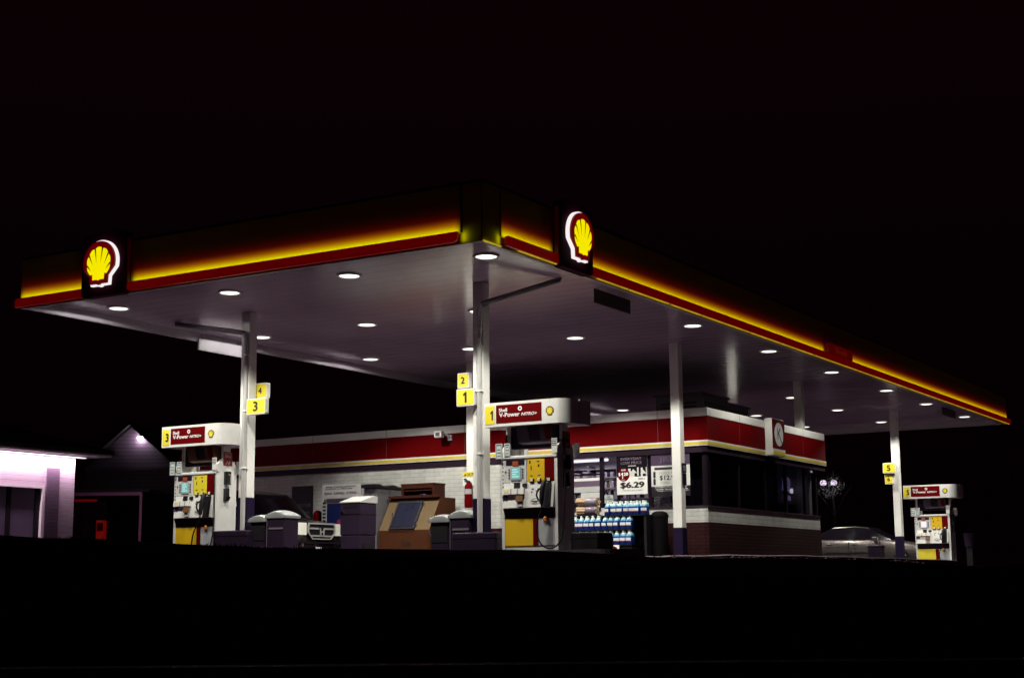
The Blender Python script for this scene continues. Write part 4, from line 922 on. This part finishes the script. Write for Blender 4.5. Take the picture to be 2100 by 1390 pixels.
MB().box(11.78, 11.98, 4.17, 4.32, .869, 1.05, .006, 1).obj("box", WHITE, wc, world=True)
tb = thing("trash_can", "dark round litter bin at the right end of the jug rack", "litter bin", (11.75, 2.86, -.07))
MB().lathe([(.16, -.12), (.17, -.07), (.185, .75), (.19, .80)], 20, (11.78, 2.84, 0)).obj("drum", mat("bin_black", (.004, .003, .004), .6, spec=.08), tb, True, world=True)
MB().lathe([(.195, .80), (.20, .83), (.17, .90), (.08, .94), (.07, .90)], 20, (11.78, 2.84, 0)).obj("lid", mat("bin_black", (.004, .003, .004)), tb, True, world=True)

# ------------------------------------------------------------------ ice chest and the cabinets along the wall
ic = thing("ice_chest", "tan and rust coloured ice chest with sloping glass door lettered Ice", "ice chest", (11.5, 9.1, -.07))
prof = [(10.92, -.12), (10.92, .64), (11.36, 1.36), (11.40, 1.44), (12.05, 1.44), (12.05, -.12)]
MB().prism([(x_, z_) for x_, z_ in prof], 'y', 8.50, 9.99).obj("carcass", ORANGEB, ic, world=True)
sl = Vector((11.36-10.92, 1.36-.64)); sl_n = sl.normalized(); nrm = Vector((-sl_n.y, sl_n.x))
def slope(y0, y1, t0, t1, d0, d1):
    p = [Vector((10.92, .64))+sl*t+nrm*d for t, d in ((t0, d0), (t1, d0), (t1, d1), (t0, d1))]
    return MB().prism([(q.x, q.y) for q in p], 'y', y0, y1)
slope(8.505, 9.985, .015, .985, .002, .006).obj("sloped_front", TAN, ic, world=True)
dr = slope(8.93, 9.68, .03, .97, .008, .05).obj("door", mat("door_frame_grey", (.018, .016, .03), .4, var=.2), ic, world=True)
slope(9.02, 9.60, .12, .88, .0515, .056).obj("door_glass", mat("door_glass_blue", (.014, .015, .032), .3, var=.35, spec=.3), dr, world=True)
sf = MB()
for a, b, c_, d_ in ((9.00, 9.62, .10, .115), (9.00, 9.62, .885, .90)): pass
slope(9.0, 9.62, .09, .118, .051, .06).obj("door_seal", BLACK, dr, world=True); slope(9.0, 9.62, .882, .91, .051, .06).obj("door_seal", BLACK, dr, world=True); slope(8.99, 9.018, .118, .882, .051, .06).obj("door_seal", BLACK, dr, world=True); slope(9.602, 9.63, .118, .882, .051, .06).obj("door_seal", BLACK, dr, world=True)
slope(8.90, 8.935, .15, .22, .05, .075).obj("hinge", CHROME, dr, world=True); slope(8.90, 8.935, .86, .93, .05, .075).obj("hinge", CHROME, dr, world=True); slope(9.685, 9.72, .50, .56, .03, .08).obj("handle", CHROME, dr, world=True)
MB().box(11.30, 11.42, 8.50, 9.99, 1.441, 1.50).obj("top_lip", BROWN, ic, world=True)
text(MB(), "Ice", (10.917, 9.30, .27), (0, -1, 0), (0, 0, 1), .27, .16, .02).obj("lettering", TXTDARK, ic, world=True)
hd_ = MB().tube([(10.9, 8.50, .62), (10.75, 8.28, .36), (10.70, 8.20, .22)], .02, 6); hd_.obj("prop_rod", BLACK, ic, world=True)
sb = thing("wooden_shelf", "small brown open shelf box standing on top of the ice chest", "shelf", (11.7, 9.15, 1.441))
MB().box(11.45, 11.92, 8.72, 8.78, 1.442, 1.76).box(11.45, 11.92, 9.64, 9.70, 1.442, 1.76).box(11.44, 11.93, 8.71, 9.71, 1.761, 1.80).box(11.90, 11.93, 8.781, 9.639, 1.442, 1.76).box(11.46, 11.89, 8.781, 9.639, 1.62, 1.64).obj("box", BROWN, sb, world=True)
MB().box(11.445, 11.452, 8.782, 9.638, 1.68, 1.76).obj("front_rail", BROWN, sb, world=True)
lfl = thing("leaflets", "small pile of white leaflets inside the brown shelf box", "leaflets", (11.55, 9.15, 1.45))
MB().box(11.47, 11.7, 8.98, 9.28, 1.442, 1.47).obj("paper", TXTWHITE, lfl, world=True)
MB().box(11.55, 11.72, 9.14, 9.24, 1.471, 1.55).box(11.5, 11.72, 9.02, 9.08, 1.471, 1.54).obj("card_stack", mat("leaflet_blue", (.08, .10, .3), .5), lfl, world=True)
gc = thing("grey_cabinet", "tall light grey cabinet with wavy dark lid left of the ice chest", "cabinet", (11.5, 10.25, -.07))
MB().box(10.90, 12.06, 10.06, 10.44, -.15, 1.70, .02).obj("casing", LTGREY, gc, world=True)
wv = [(10.84+1.27*k/20, 1.765+.03*math.sin(k*.63+.6)) for k in range(21)]
MB().prism(wv+[(12.11, 1.70), (10.84, 1.70)], 'y', 10.02, 10.48).obj("lid", BLACK, gc, world=True)
MB().box(11.45, 11.46, 10.055, 10.059, -.1, 1.66).box(10.895, 10.899, 10.24, 10.25, -.1, 1.66).obj("joint", BLACK, gc, world=True)
gb = thing("grey_bin", "dark grey square waste bin with pale sloping lid in front of the cabinet", "litter bin", (8.3, 8.6, -.07))
MB().box(8.0, 8.60, 8.34, 8.90, .455, 1.17, .02).obj("upper_body", MIDGREY, gb, world=True)
MB().box(8.01, 8.59, 8.35, 8.89, -.15, .45, .015).obj("lower_body", MIDGREY, gb, world=True)
MB().prism([(7.985, 1.172), (8.62, 1.172), (8.62, 1.32), (8.5, 1.335), (7.985, 1.192)], 'y', 8.325, 8.915).obj("lid", mat("bin_lid", (.40, .39, .38), .5), gb, world=True)
MB().box(7.992, 7.999, 8.42, 8.50, 1.08, 1.15).box(7.992, 7.999, 8.55, 8.80, 1.06, 1.15).box(7.99, 7.999, 8.34, 8.90, .915, .93).box(8.0, 8.6, 8.333, 8.339, .905, .925).box(8.12, 8.5, 8.333, 8.339, .05, .28).obj("slot", BLACK, gb, world=True)
MB().lathe([(.001, 0), (.03, .0), (.03, .02), (.001, .025)], 10, (7.97, 8.83, .96), 'x').obj("lock", CHROME, gb, world=True)
pc = thing("propane_cage", "white and blue bottled gas exchange cage against the shop wall", "gas cage", (12.0, 12.2, -.07))
MB().box(11.5, 11.53, 11.0, 12.22, 1.53, 1.87).obj("sign_board", mat("cage_white", (.55, .54, .54), .5), pc, world=True)
MB().box(11.5, 11.53, 12.06, 12.22, .0, 1.529).obj("side_strip", mat("cage_white", (.5, .5, .5)), pc, world=True)
MB().box(11.5, 11.53, 11.0, 12.059, 1.40, 1.529).obj("rule_panel", mat("cage_grey", (.20, .17, .22), .5), pc, world=True)
MB().box(11.5, 11.53, 11.0, 12.059, .3, 1.399).obj("picture_panel", NAVY, pc, world=True)
m = MB()
for k, s_ in enumerate(("PROPANE CYLINDER EXCHANGE STATION", "EXTINGUISH ALL OPEN FLAMES")): post_tx(m, s_, 12.10, 1.80-.05*k, .95-.1*k, .034, 11.497, .015)
m.obj("rule_print", TXTDARK, pc, world=True)
m = MB(); post_tx(m, "PROPANE", 12.14, 1.625, .24, .06, 11.497, .02); post_tx(m, "FLAMMABLE", 11.84, 1.625, .34, .06, 11.497, .02); post_tx(m, "NO SMOKING", 11.44, 1.625, .32, .06, 11.497, .02); m.obj("hazard_print", mat("print_maroon", (.13, .03, .05), .5), pc, world=True)
m = MB()
for k in range(5): m.box(11.496, 11.499, 11.05+.02*(k % 2), 12.15, 1.42+.02*k, 1.43+.02*k)
for k in range(7): m.box(11.496, 11.499, 12.09, 12.19, .85+.09*k, .90+.09*k)
m.obj("small_print", TXTDARK, pc, world=True)
MB().prism([(11.0, 1.13), (11.45, 1.13), (11.6, 1.05), (11.0, 1.22)], 'x', 11.494, 11.499).box(11.494, 11.499, 11.0, 11.56, 1.00, 1.03).box(11.494, 11.499, 11.0, 11.62, .80, .83).obj("picture", mat("picture_blue", (.22, .34, .48), .5), pc, world=True)
MB().lathe([(.001, 0), (.07, 0), (.001, .001)], 12, (11.495, 11.66, .93), 'x').obj("picture_flame", mat("picture_red", (.35, .02, .05), .5), pc, world=True)
cg = MB()
for y in (11.02, 11.61, 12.2): cg.box(11.56, 12.2, y-.02, y+.02, -.12, 1.87)
cg.box(11.54, 12.25, 11.0, 12.22, 1.871, 1.90).box(12.2, 12.22, 11.0, 12.22, -.12, 1.87).obj("cage_frame", GREY_PL, pc, world=True)
rb = thing("red_bollard", "short red round-topped post beside the gas cage", "bollard", (11.75, 12.55, -.07))
MB().lathe([(.12, -.12), (.12, 1.14), (.10, 1.21), (.05, 1.25), (.001, 1.26)], 16, (11.75, 12.55, 0)).obj("post", RED, rb, True, world=True)
MB().lathe([(.123, .85), (.123, .97)], 16, (11.75, 12.55, 0)).obj("band", WHITE, rb, True, world=True)

# ------------------------------------------------------------------ island bins and guards
def valet(loc, lab):
    t = thing("service_bin", lab, "litter bin", loc, 0, "service bins on the pump islands")
    MB().box(-.22, .22, -.42, .02, -.2, .66, .03).obj("body", DKGREY, t)
    MB().box(-.20, .20, .021, .43, -.2, .60, .03).obj("bucket_cabinet", DKGREY, t)
    def dome(y0, y1, z, h):
        rs = []
        for k in range(9):
            a = math.pi*k/8; y = y0+(y1-y0)*k/8
            rs.append([(-.235, y, z-.03)]+[(-.235*math.cos(math.pi*q/10), y, z+.015+h*math.sin(a)**.6*(.35+.65*math.sin(math.pi*q/10)**.7)) for q in range(11)]+[(.235, y, z-.03)])
        return MB().loft(rs)
    dome(-.45, .03, .661, .11).obj("lid", mat("bin_lid_pale", (.17, .175, .175), .45, var=.1), t, True)
    dome(.0, .46, .60, .10).obj("lid", mat("bin_lid_pale", (.4, .4, .4)), t, True)
    MB().box(-.228, -.2205, -.40, -.06, .42, .455).box(-.226, -.2205, -.015, -.005, -.1, .6).obj("trim_strip", LTGREY, t)
    MB().box(-.207, -.2005, .06, .40, .22, .50).obj("paper_slot", BLACK, t)
    return t
valet((3.5, 6.97, -.0), "grey service bin with two domed lids beside the left pump's column")
valet((3.5, 2.80, -.12), "grey service bin with two domed lids left of the middle column")
def guard(y0, y1, x0, x1, z0, z1, lab, m):
    t = thing("island_guard", lab, "island guard", ((x0+x1)/2, (y0+y1)/2, z0))
    MB().box(x0, x1, y0, y1, z0, z1, .025).obj("block", m, t, world=True)
    MB().box(x0-.004, x1+.004, y0-.004, y1+.004, z1-.10, z1-.085).obj("rib", m, t, world=True)
guard(7.20, 8.05, 2.98, 3.18, -.2, .41, "low dark guard block at the foot of the left pump", DKGREY)
guard(1.66, 2.56, 2.98, 3.18, -.25, .245, "low dark guard block in front of the middle column", DKGREY)
guard(-.22, .30, 3.12, 3.65, -.3, .205, "low black guard block at the end of the middle island", BLACK)
for k, (x, y0, y1) in enumerate(((3.47, -.7, 9.8), (27.9, -.2, 4.6))):
    o = MB().prism(rrect(y0, y1, x-.62, x+.62, .3, 6), 'z', pad(x)-.3, pad(x)-.012); o.xf(lambda a, b, c: (b, a, c)); structure(o.obj("pump_island", DARKCONC))

# ================================================================== VEHICLES
def wheel(t, x, y, z, r, w, side):
    o = MB().lathe([(r*.68, -w/2), (r*.92, -w/2), (r, -w*.35), (r, w*.35), (r*.92, w/2), (r*.68, w/2)], 28, (x, y, z), 'y').obj("tyre", BLACK, t, True)
    sp = MB().lathe([(r*.67, -w*.40), (r*.64, -w*.3*0), (r*.67, w*.40)], 24, (x, y, z), 'y')
    for k in range(5):
        a = 6.2832*k/5; sp.tube([(x, y+side*w*.36, z), (x+r*.62*math.cos(a), y+side*w*.40, z+r*.62*math.sin(a))], .035, 6)
    sp.obj("rim", STEEL, o, True)
def car_shell(t, paint, st, wbelt, glass_m, gh, roofm):
    """st: stations (x, halfwidth, z_bottom, z_side_top, z_top); gh: greenhouse stations (x, hw_belt, z_belt, hw_roof, z_roof)"""
    rings = []
    for x, w, zb, zs, zt in st:
        rings.append([(x, -w*.88, zb), (x, -w*.985, zb+.12), (x, -w, (zb+zs)/2), (x, -w*.975, zs-.05), (x, -w*.93, zs), (x, -w*.5, zt), (x, 0, zt+.012), (x, w*.5, zt), (x, w*.93, zs), (x, w*.975, zs-.05), (x, w, (zb+zs)/2), (x, w*.985, zb+.12), (x, w*.88, zb)])
    MB().loft(rings).obj("body", paint, t, True)
    g = [[(x, -a, zb), (x, -b, zr), (x, b, zr), (x, a, zb)] for x, a, zb, b, zr in gh]
    MB().loft(g).obj("windows", glass_m, t, True)
    rr = [[(x, -b*.99, zr-.03), (x, -b*.9, zr+.03), (x, 0, zr+.05), (x, b*.9, zr+.03), (x, b*.99, zr-.03)] for x, a, zb, b, zr in gh if zr > gh[len(gh)//2][4]-.08]
    MB().loft(rr).obj("roof", roofm, t, True)
DARKPAINT = mat("dark_car_paint", (.010, .007, .010), .25, var=.1, coat=.6)
suv = thing("parked_suv", "dark off-road car with chrome grille and bright headlamp behind the service bin", "car", (10.15, 11.2, -.09), R(90))
suv.scale = (.90, 1.0, 1.12)
car_shell(suv, DARKPAINT, [(.0, .80, .28, .60, .66), (.06, .92, .22, .76, .82), (.25, .955, .20, .84, .88), (.9, .97, .20, .92, .96), (1.3, .975, .20, .96, 1.0), (3.9, .975, .22, .98, 1.0), (4.2, .93, .30, .95, .98), (4.28, .85, .4, .9, .92)], .97, mat("car_glass", (.003, .002, .004), .15),
          [(1.1, .90, .985, .70, 1.0), (1.75, .92, .99, .72, 1.50), (2.3, .92, .99, .74, 1.56), (3.7, .92, .99, .74, 1.54), (4.15, .90, .97, .70, 1.05)], DARKPAINT)
for sx in (-1, 1):
    h = MB().prism([(-.03, .53), (-.025, .76), (.04, .945), (.50, .992), (.52, .94), (.12, .53)], 'z', .575, .835)
    h.xf(lambda x, y, z, s=sx: (x, y*s, z-.05*max(0, x-.1)+(.03*max(0, x-.05) if z > .7 else .12*max(0, x)))).obj("headlight", mat("headlamp_lens", (.8, .8, .72), .3), suv)
    MB().lathe([(.001, -.01), (.085, -.01), (.09, .0), (.09, .03)], 16, (-.018, sx*.52, .70), 'x').obj("reflector", mat("lamp_reflector", (.5, .5, .46), .25, metal=.2), suv, True)
    MB().lathe([(.001, -.012), (.05, -.01), (.055, .02)], 14, (.0, sx*.66, .36), 'x').obj("fog_lamp", CHROME, suv, True)
    MB().box(1.35, 1.5, sx*.98, sx*1.12, 1.0, 1.14, .03).obj("mirror", DARKPAINT, suv)
gf = MB().prism([(-.48, .82), (.48, .82), (.50, .78), (.50, .64), (.34, .51), (-.34, .51), (-.50, .64), (-.50, .78)], 'x', -.06, -.001).obj("grille", BLACK, suv)
def rim_(pts, w):
    c = Vector((0, .63)); out = MB(); n = len(pts)
    inn = [(p[0]*(1-w/.35), (p[1]-c.y)*(1-w/.17)+c.y) for p in pts]
    v = [(-.085, a, b) for a, b in pts]+[(-.085, a, b) for a, b in inn]+[(-.055, a, b) for a, b in pts]+[(-.055, a, b) for a, b in inn]
    f = []
    for i in range(n):
        j = (i+1) % n; f += [(i, j, n+j, n+i), (2*n+i, 2*n+j, j, i), (n+i, n+j, 3*n+j, 3*n+i)]
    return out.add(v, f)
rim_([(-.50, .84), (.50, .84), (.525, .78), (.525, .62), (.36, .485), (-.36, .485), (-.525, .62), (-.525, .78)], .026).obj("grille_surround", mat("satin_chrome", (.40, .40, .38), .35, metal=.25, var=.15), gf)
MB().box(-.08, -.062, -.46, -.11, .70, .735).box(-.08, -.062, .11, .46, .70, .735).box(-.08, -.062, -.40, .40, .545, .575).obj("grille_bar", mat("satin_grey", (.36, .35, .34), .4, metal=.2), gf)
MB().prism([(-.075, .56), (-.045, .56), (-.035, .635), (.035, .635), (.045, .56), (.075, .56), (.09, .73), (.06, .73), (.045, .665), (-.045, .665), (-.06, .73), (-.09, .73)], 'x', -.10, -.082).obj("emblem", mat("satin_chrome", (.6, .6, .6)), gf)
MB().box(-.05, .1, -.90, .90, .40, .44).obj("bumper_line", BLACK, suv)
pl = MB().box(-.062, -.05, -.03, .21, .20, .32, .006, 1).obj("number_plate", mat("plate_grey", (.50, .48, .50), .5), suv)
m = MB()
for k in range(6): m.box(-.065, -.0625, .0+.032*k, .018+.032*k, .225, .29-.02*(k % 2))
m.obj("plate_print", TXTDARK, pl)
for x in (.95, 3.45):
    for sy in (-1, 1): wheel(suv, x, sy*.85, .33, .34, .22, sy)

silver = mat("silver_car_paint", (.10, .085, .08), .28, metal=.6, var=.06, coat=.5)
sed = thing("silver_sedan", "silver saloon car parked beyond pump 5 with its side to the forecourt", "car", (31.05, 2.15, -.23), R(90))
sed.scale = (1., 1., .94)
car_shell(sed, silver, [(.0, .70, .25, .55, .60), (.10, .83, .20, .66, .72), (.5, .885, .18, .80, .84), (1.2, .90, .18, .92, .95), (1.6, .90, .17, .96, .98), (3.6, .90, .18, .99, 1.01), (4.3, .86, .22, .98, 1.02), (4.6, .78, .30, .85, .92)], .9, mat("car_glass", (.003, .002, .004), .15, spec=.15),
          [(1.25, .82, .94, .60, .96), (2.0, .84, .97, .62, 1.37), (2.5, .84, .98, .63, 1.43), (3.3, .84, .99, .62, 1.40), (4.1, .80, 1.0, .58, 1.03)], DARKPAINT)
for x in (.85, 3.55):
    for sy in (-1, 1): wheel(sed, x, sy*.79, .31, .31, .2, sy)
for sy in (-1, 1):
    for x in (2.45, 3.30): MB().tube([(x-.09, sy*.895, .83), (x-.05, sy*.925, .84), (x+.07, sy*.925, .84), (x+.10, sy*.895, .83)], .014, 6).obj("door_handle", STEEL, sed)
    MB().box(1.45, 3.5, sy*.895, sy*.912, .48, .54, .008, 1).obj("side_moulding", BLACK, sed)
    MB().box(1.62, 1.80, sy*.86, sy*1.03, .95, 1.07, .03).obj("mirror", silver, sed)
    MB().prism([(.04, .52), (.36, .62), (.42, .70), (.12, .66)], 'y', sy*.70, sy*.885).obj("headlight", mat("lamp_clear", (.5, .5, .48), .2), sed)
    dl = MB()
    for x in (1.55, 2.62, 3.55): dl.box(x, x+.012, sy*.896, sy*.905, .32, .95)
    dl.obj("door_gap", BLACK, sed)
cb = thing("trash_bin", "dark square litter bin in front of the silver car's nose", "litter bin", (27.0, 2.85, -.23))
MB().box(26.8, 27.2, 2.62, 3.02, -.4, .36, .02).obj("body", DKGREY, cb, world=True)
MB().box(26.78, 27.22, 2.60, 3.04, .361, .42, .015).obj("lid", MIDGREY, cb, world=True)
MB().box(26.79, 26.798, 2.66, 2.98, -.05, .02).obj("plate", OFFWHITE, cb, world=True)
wbx = thing("wash_bucket", "grey washing bucket with a paper panel beside pump 5", "bucket", (28.1, .28, -.23))
MB().lathe([(.15, .35), (.19, .75), (.2, .77)], 16, (28.15, .25, 0)).obj("tub", MIDGREY, wbx, True, world=True)
MB().box(28.05, 28.25, .16, .34, -.35, .36).obj("stand", BLACK, wbx, world=True)

# ================================================================== BACKGROUND
lb = thing("white_building", "low white sided building with brightly lit eaves at the left edge", "building", (7, 24, -.1))
YB = 21.43; xr = 11.66
MB().box(-4, 8.2, YB, YB+.15, -.3, 3.06).box(8.2, 10.46, YB, YB+.15, 2.13, 3.06).box(10.56, xr, YB, YB+.15, -.3, 3.06).box(xr-.15, xr, YB+.151, 29, -.3, 3.06).box(10.4605, 10.5595, YB+.02, YB+.15, 2.13, 3.06).obj("wall", SIDING, lb, world=True)
MB().box(10.46, 10.55, YB-.04, YB+.12, -.3, 2.18).box(8.2, 10.46, YB-.04, YB-.001, 2.10, 2.16).obj("door_trim", mat("trim_white", (.70, .66, .68), .5), lb, world=True)
dw = MB().box(8.2, 8.3, YB+.05, YB+.11, -.3, 2.12).box(9.32, 9.46, YB+.05, YB+.11, -.3, 2.12).box(10.30, 10.459, YB+.05, YB+.11, -.3, 2.12).obj("door_frame", BLACK, lb, world=True)
MB().box(8.31, 9.31, YB+.08, YB+.10, -.3, 2.12).box(9.47, 10.29, YB+.08, YB+.10, -.3, 2.12).obj("door_pane", mat("frosted_pane", (.16, .12, .20), .5, var=.15, scale=2), dw, world=True)
MB().box(-4.5, 12.35, YB-.75, YB-.0, 3.065, 3.12).box(xr, 12.35, YB+.001, 29.2, 3.065, 3.12).obj("soffit", mat("soffit_white", (.72, .69, .70), .6), lb, world=True)
MB().prism([(YB-.8, 3.121), (YB-.8, 3.24), (25.3, 4.3), (29.8, 3.24), (29.8, 3.121)], 'x', -4.6, 12.40).obj("roof", DARKROOF, lb, world=True)
MB().box(10.62, 11.08, YB-.03, YB-.001, -.3, 2.70).obj("downspout_panel", ribbed("panel_siding", (.20, .13, .21), 2, .10, .6, dark=.6, bump=.6, line=.12), lb, world=True)
ld2 = bpy.data.lights.new("soffit_lamp", 'AREA'); ld2.shape = 'RECTANGLE'; ld2.size = 2.1; ld2.size_y = .15; ld2.energy = 78; ld2.color = (1., .72, .86)
for k, x in enumerate((10.85, 8.73, 6.61)):
    t = thing("soffit_light", "slim light under the eaves of the white building, %s" % ("nearest its right-hand corner", "above the glass doors", "at the left edge of the view")[k], "light", (x, YB-.15, 3.06))
    MB().box(x-1.05, x+1.05, YB-.21, YB-.09, 3.04, 3.063).obj("housing", WHITE_PL, t, world=True)
    MB().box(x-1.04, x+1.04, YB-.19, YB-.11, 3.034, 3.0395).obj("lens", emit("soffit_lens", (1., .92, .95), 4.), t, world=True)
    lo = bpy.data.objects.new("lamp", ld2); C.objects.link(lo); lo.parent = t; lo.location = (0, .0, -.04)

bn = thing("barn", "dark sided gable house with a bright lamp high on its wall", "house", (26.1, 34.2, -.1))
pL, pR = Vector((25.35, 35.45)), Vector((26.95, 32.75)); ax = (pR-pL).normalized(); bk = Vector((-ax.y, ax.x))
if bk.dot(FH) < 0: bk = -bk
wd = (pR-pL).length; mid = (pL+pR)/2
def BN(u, v, z): q = mid+ax*u+bk*v; return (q.x, q.y, z)
MB().prism([(-1.9, -.3), (1.9, -.3), (1.9, 4.25), (0., 5.9), (-1.9, 4.25)], 'y', 0, .15).xf(BN).obj("gable_wall", BARNSIDE, bn, world=True)
MB().box(-1.9, -1.75, .151, 7, -.3, 4.25).box(1.75, 1.9, .151, 7, -.3, 4.25).xf(BN).obj("side_wall", BARNSIDE, bn, world=True)
MB().prism([(-2.25, 4.0), (0., 5.99), (2.25, 4.0), (2.25, 4.12), (0., 6.12), (-2.25, 4.12)], 'y', -.35, 7.2).xf(BN).obj("roof", DARKROOF, bn, world=True)
MB().box(-1.95, 1.95, -.03, -.001, 4.13, 4.24).xf(BN).obj("trim_board", mat("trim_mauve", (.2, .14, .2), .6), bn, world=True)
bl = thing("wall_lamp", "glaring white lamp high on the gable wall", "lamp", BN(.42, -.2, 5.42))
MB().lathe([(.001, -.10), (.08, -.09), (.11, 0), (.10, .05)], 14, (0, 0, 0)).obj("globe", emit("glare_white", (1., .96, .98), 30.), bl, True)
MB().tube([(0, 0, .05), (0, 0, .12), tuple(Vector(BN(.42, -.003, 5.5))-Vector(BN(.42, -.2, 5.42)))], .03, 6).obj("bracket", BLACK, bl)
pld = bpy.data.lights.new("wall_lamp_light", 'POINT'); pld.energy = 2.2; pld.color = (1., .66, .95); pld.shadow_soft_size = .05
lo = bpy.data.objects.new("lamp", pld); C.objects.link(lo); lo.parent = bl; lo.location = (Vector(BN(0, .115, 0))-Vector(BN(0, 0, 0))).xy.to_3d()+Vector((0, 0, -.06))

cp = thing("carport", "dark open carport with dim purple frame behind the white building", "carport", (14.2, 22.8, -.1))
pA, pB = Vector((13.55, 24.0)), Vector((14.82, 21.9)); a2 = (pB-pA).normalized(); b2 = Vector((-a2.y, a2.x)); b2 = b2 if b2.dot(FH) > 0 else -b2
def CPf(u, v, z): q = pA+a2*u+b2*v; return (q.x, q.y, z)
wl = (pB-pA).length
PUR = mat("frame_mauve", (.30, .10, .22), .5)
MB().box(0, wl, -.03, .06, 2.12, 2.22).xf(CPf).obj("beam", PUR, cp, world=True); MB().box(wl-.08, wl, -.03, .06, -.3, 2.12).xf(CPf).obj("post", PUR, cp, world=True); MB().box(0, .08, -.03, .06, -.3, 2.12).xf(CPf).obj("post", PUR, cp, world=True)
MB().box(-.3, wl+.2, .061, 5., 2.23, 2.32).xf(CPf).obj("roof", DARKROOF, cp, world=True); MB().box(0, wl, 4.9, 5., -.3, 2.22).xf(CPf).obj("back_wall", BLACK, cp, world=True)
rs_ = thing("red_tube_sign", "dim red glowing bar under the carport beam", "sign", CPf(.6, .2, 1.95))
MB().box(.13, 1.0, .15, .22, 1.95, 2.02, .015).xf(CPf).obj("tube", emit("dim_red_tube", (1., .0, .0), .06), rs_, world=True); MB().box(.1, 1.03, .221, .25, 1.94, 2.03).xf(CPf).obj("backing", BLACK, rs_, world=True)
MB().box(.2, .22, .22, .24, 2.03, 2.23).box(.9, .92, .22, .24, 2.03, 2.23).xf(CPf).obj("hanger", BLACK, rs_, world=True)
vb = thing("red_vending_box", "glowing red newspaper box inside the dark carport", "vending box", CPf(1.1, .3, -.1))
MB().box(.97, 1.22, .3, .6, .75, 1.38, .02).xf(CPf).obj("cabinet", emit("dim_red_box", (1., .01, .0), .09), vb, world=True)
MB().box(1.02, 1.18, .35, .55, -.3, .749).xf(CPf).obj("pedestal", BLACK, vb, world=True); MB().box(1.0, 1.19, .292, .299, 1.05, 1.30).xf(CPf).obj("window", mat("box_window", (.06, .004, .004), .2), vb, world=True)

def small_light(p, lab, s_=.08):
    t = thing("path_light", lab, "light", p)
    MB().lathe([(.001, -s_), (s_*.8, -s_*.4), (s_, 0), (s_*.7, s_*.6), (.001, s_)], 10).obj("globe", emit("far_white", (1., .92, .95), 2.5), t, True)
    MB().tube([(0, 0, -s_), (0, 0, -p[2]-.3)], .025, 6).obj("post", BLACK, t)
small_light((25.34, 31.51, 1.75), "upper of two tiny white lights left of pump 3", .11); small_light((25.45, 31.3, 1.64), "lower and dimmer of two tiny white lights left of pump 3", .07)

sl_ = thing("street_lamp", "twin-headed street lamp glaring among branches right of the shop", "street lamp", (53.7, 13.75, -.23))
MB().tube([(53.76, 13.70, -.5), (53.76, 13.70, 4.2)], .06, 8).tube([(53.68, 13.86, 4.22), (53.84, 13.54, 4.22)], .04, 6).obj("pole", BLACK, sl_, world=True)
for (x, y) in ((53.64, 13.93), (53.88, 13.47)):
    MB().lathe([(.001, -.14), (.14, -.12), (.17, 0), (.12, .1), (.001, .13)], 12, (x, y, 4.18)).obj("lamp_head", emit("street_white", (.9, .75, 1.), 1.), sl_, True, world=True)
pls = bpy.data.lights.new("street_lamp_light", 'POINT'); pls.energy = 12; pls.color = (.85, .72, 1.); pls.shadow_soft_size = .1
lo = bpy.data.objects.new("lamp", pls); C.objects.link(lo); lo.parent = sl_; lo.location = Vector((53.4, 13.55, 4.1))-sl_.location
tr_ = thing("tree", "small dark tree lit from within by the street lamp", "tree", (54.2, 13.6, -.23))
MB().tube([(54.2, 13.6, -.5), (54.22, 13.62, 1.2), (54.15, 13.55, 2.4), (54.3, 13.7, 3.6), (54.25, 13.6, 4.8)], [.12, .10, .08, .05, .02], 8).tube([(54.15, 13.55, 2.4), (53.9, 13.0, 3.4), (53.8, 12.5, 4.0)], [.05, .03, .015], 6).tube([(54.15, 13.55, 2.4), (54.0, 14.1, 3.4), (53.9, 14.7, 4.0)], [.05, .03, .015], 6).obj("trunk", mat("bark", (.04, .03, .03), .9), tr_, world=True)
lv = MB()
for k in range(1100):
    while True:
        p = Vector((random.uniform(-1, 1), random.uniform(-1, 1), random.uniform(-1, 1)))
        if p.length < 1 and (p.length > .35): break
    if math.sin(p.x*6+1)*math.sin(p.y*5.)*math.sin(p.z*6.) < -.12: continue
    c_ = Vector((53.5, 13.6, 4.0))+Vector((p.x*.6, p.y*.85, p.z*.65)); a = Vector((random.gauss(0, 1), random.gauss(0, 1), random.gauss(0, 1))).normalized(); b = a.orthogonal().normalized(); s_ = random.uniform(.03, .06)
    lv.add([c_+a*s_, c_+b*s_*.5, c_-a*s_, c_-b*s_*.5], [(0, 1, 2, 3)])
lv.obj("crown", mat("leaves", (.05, .07, .035), .5, var=.4, scale=4), tr_, world=True)

bpy.context.view_layer.update()
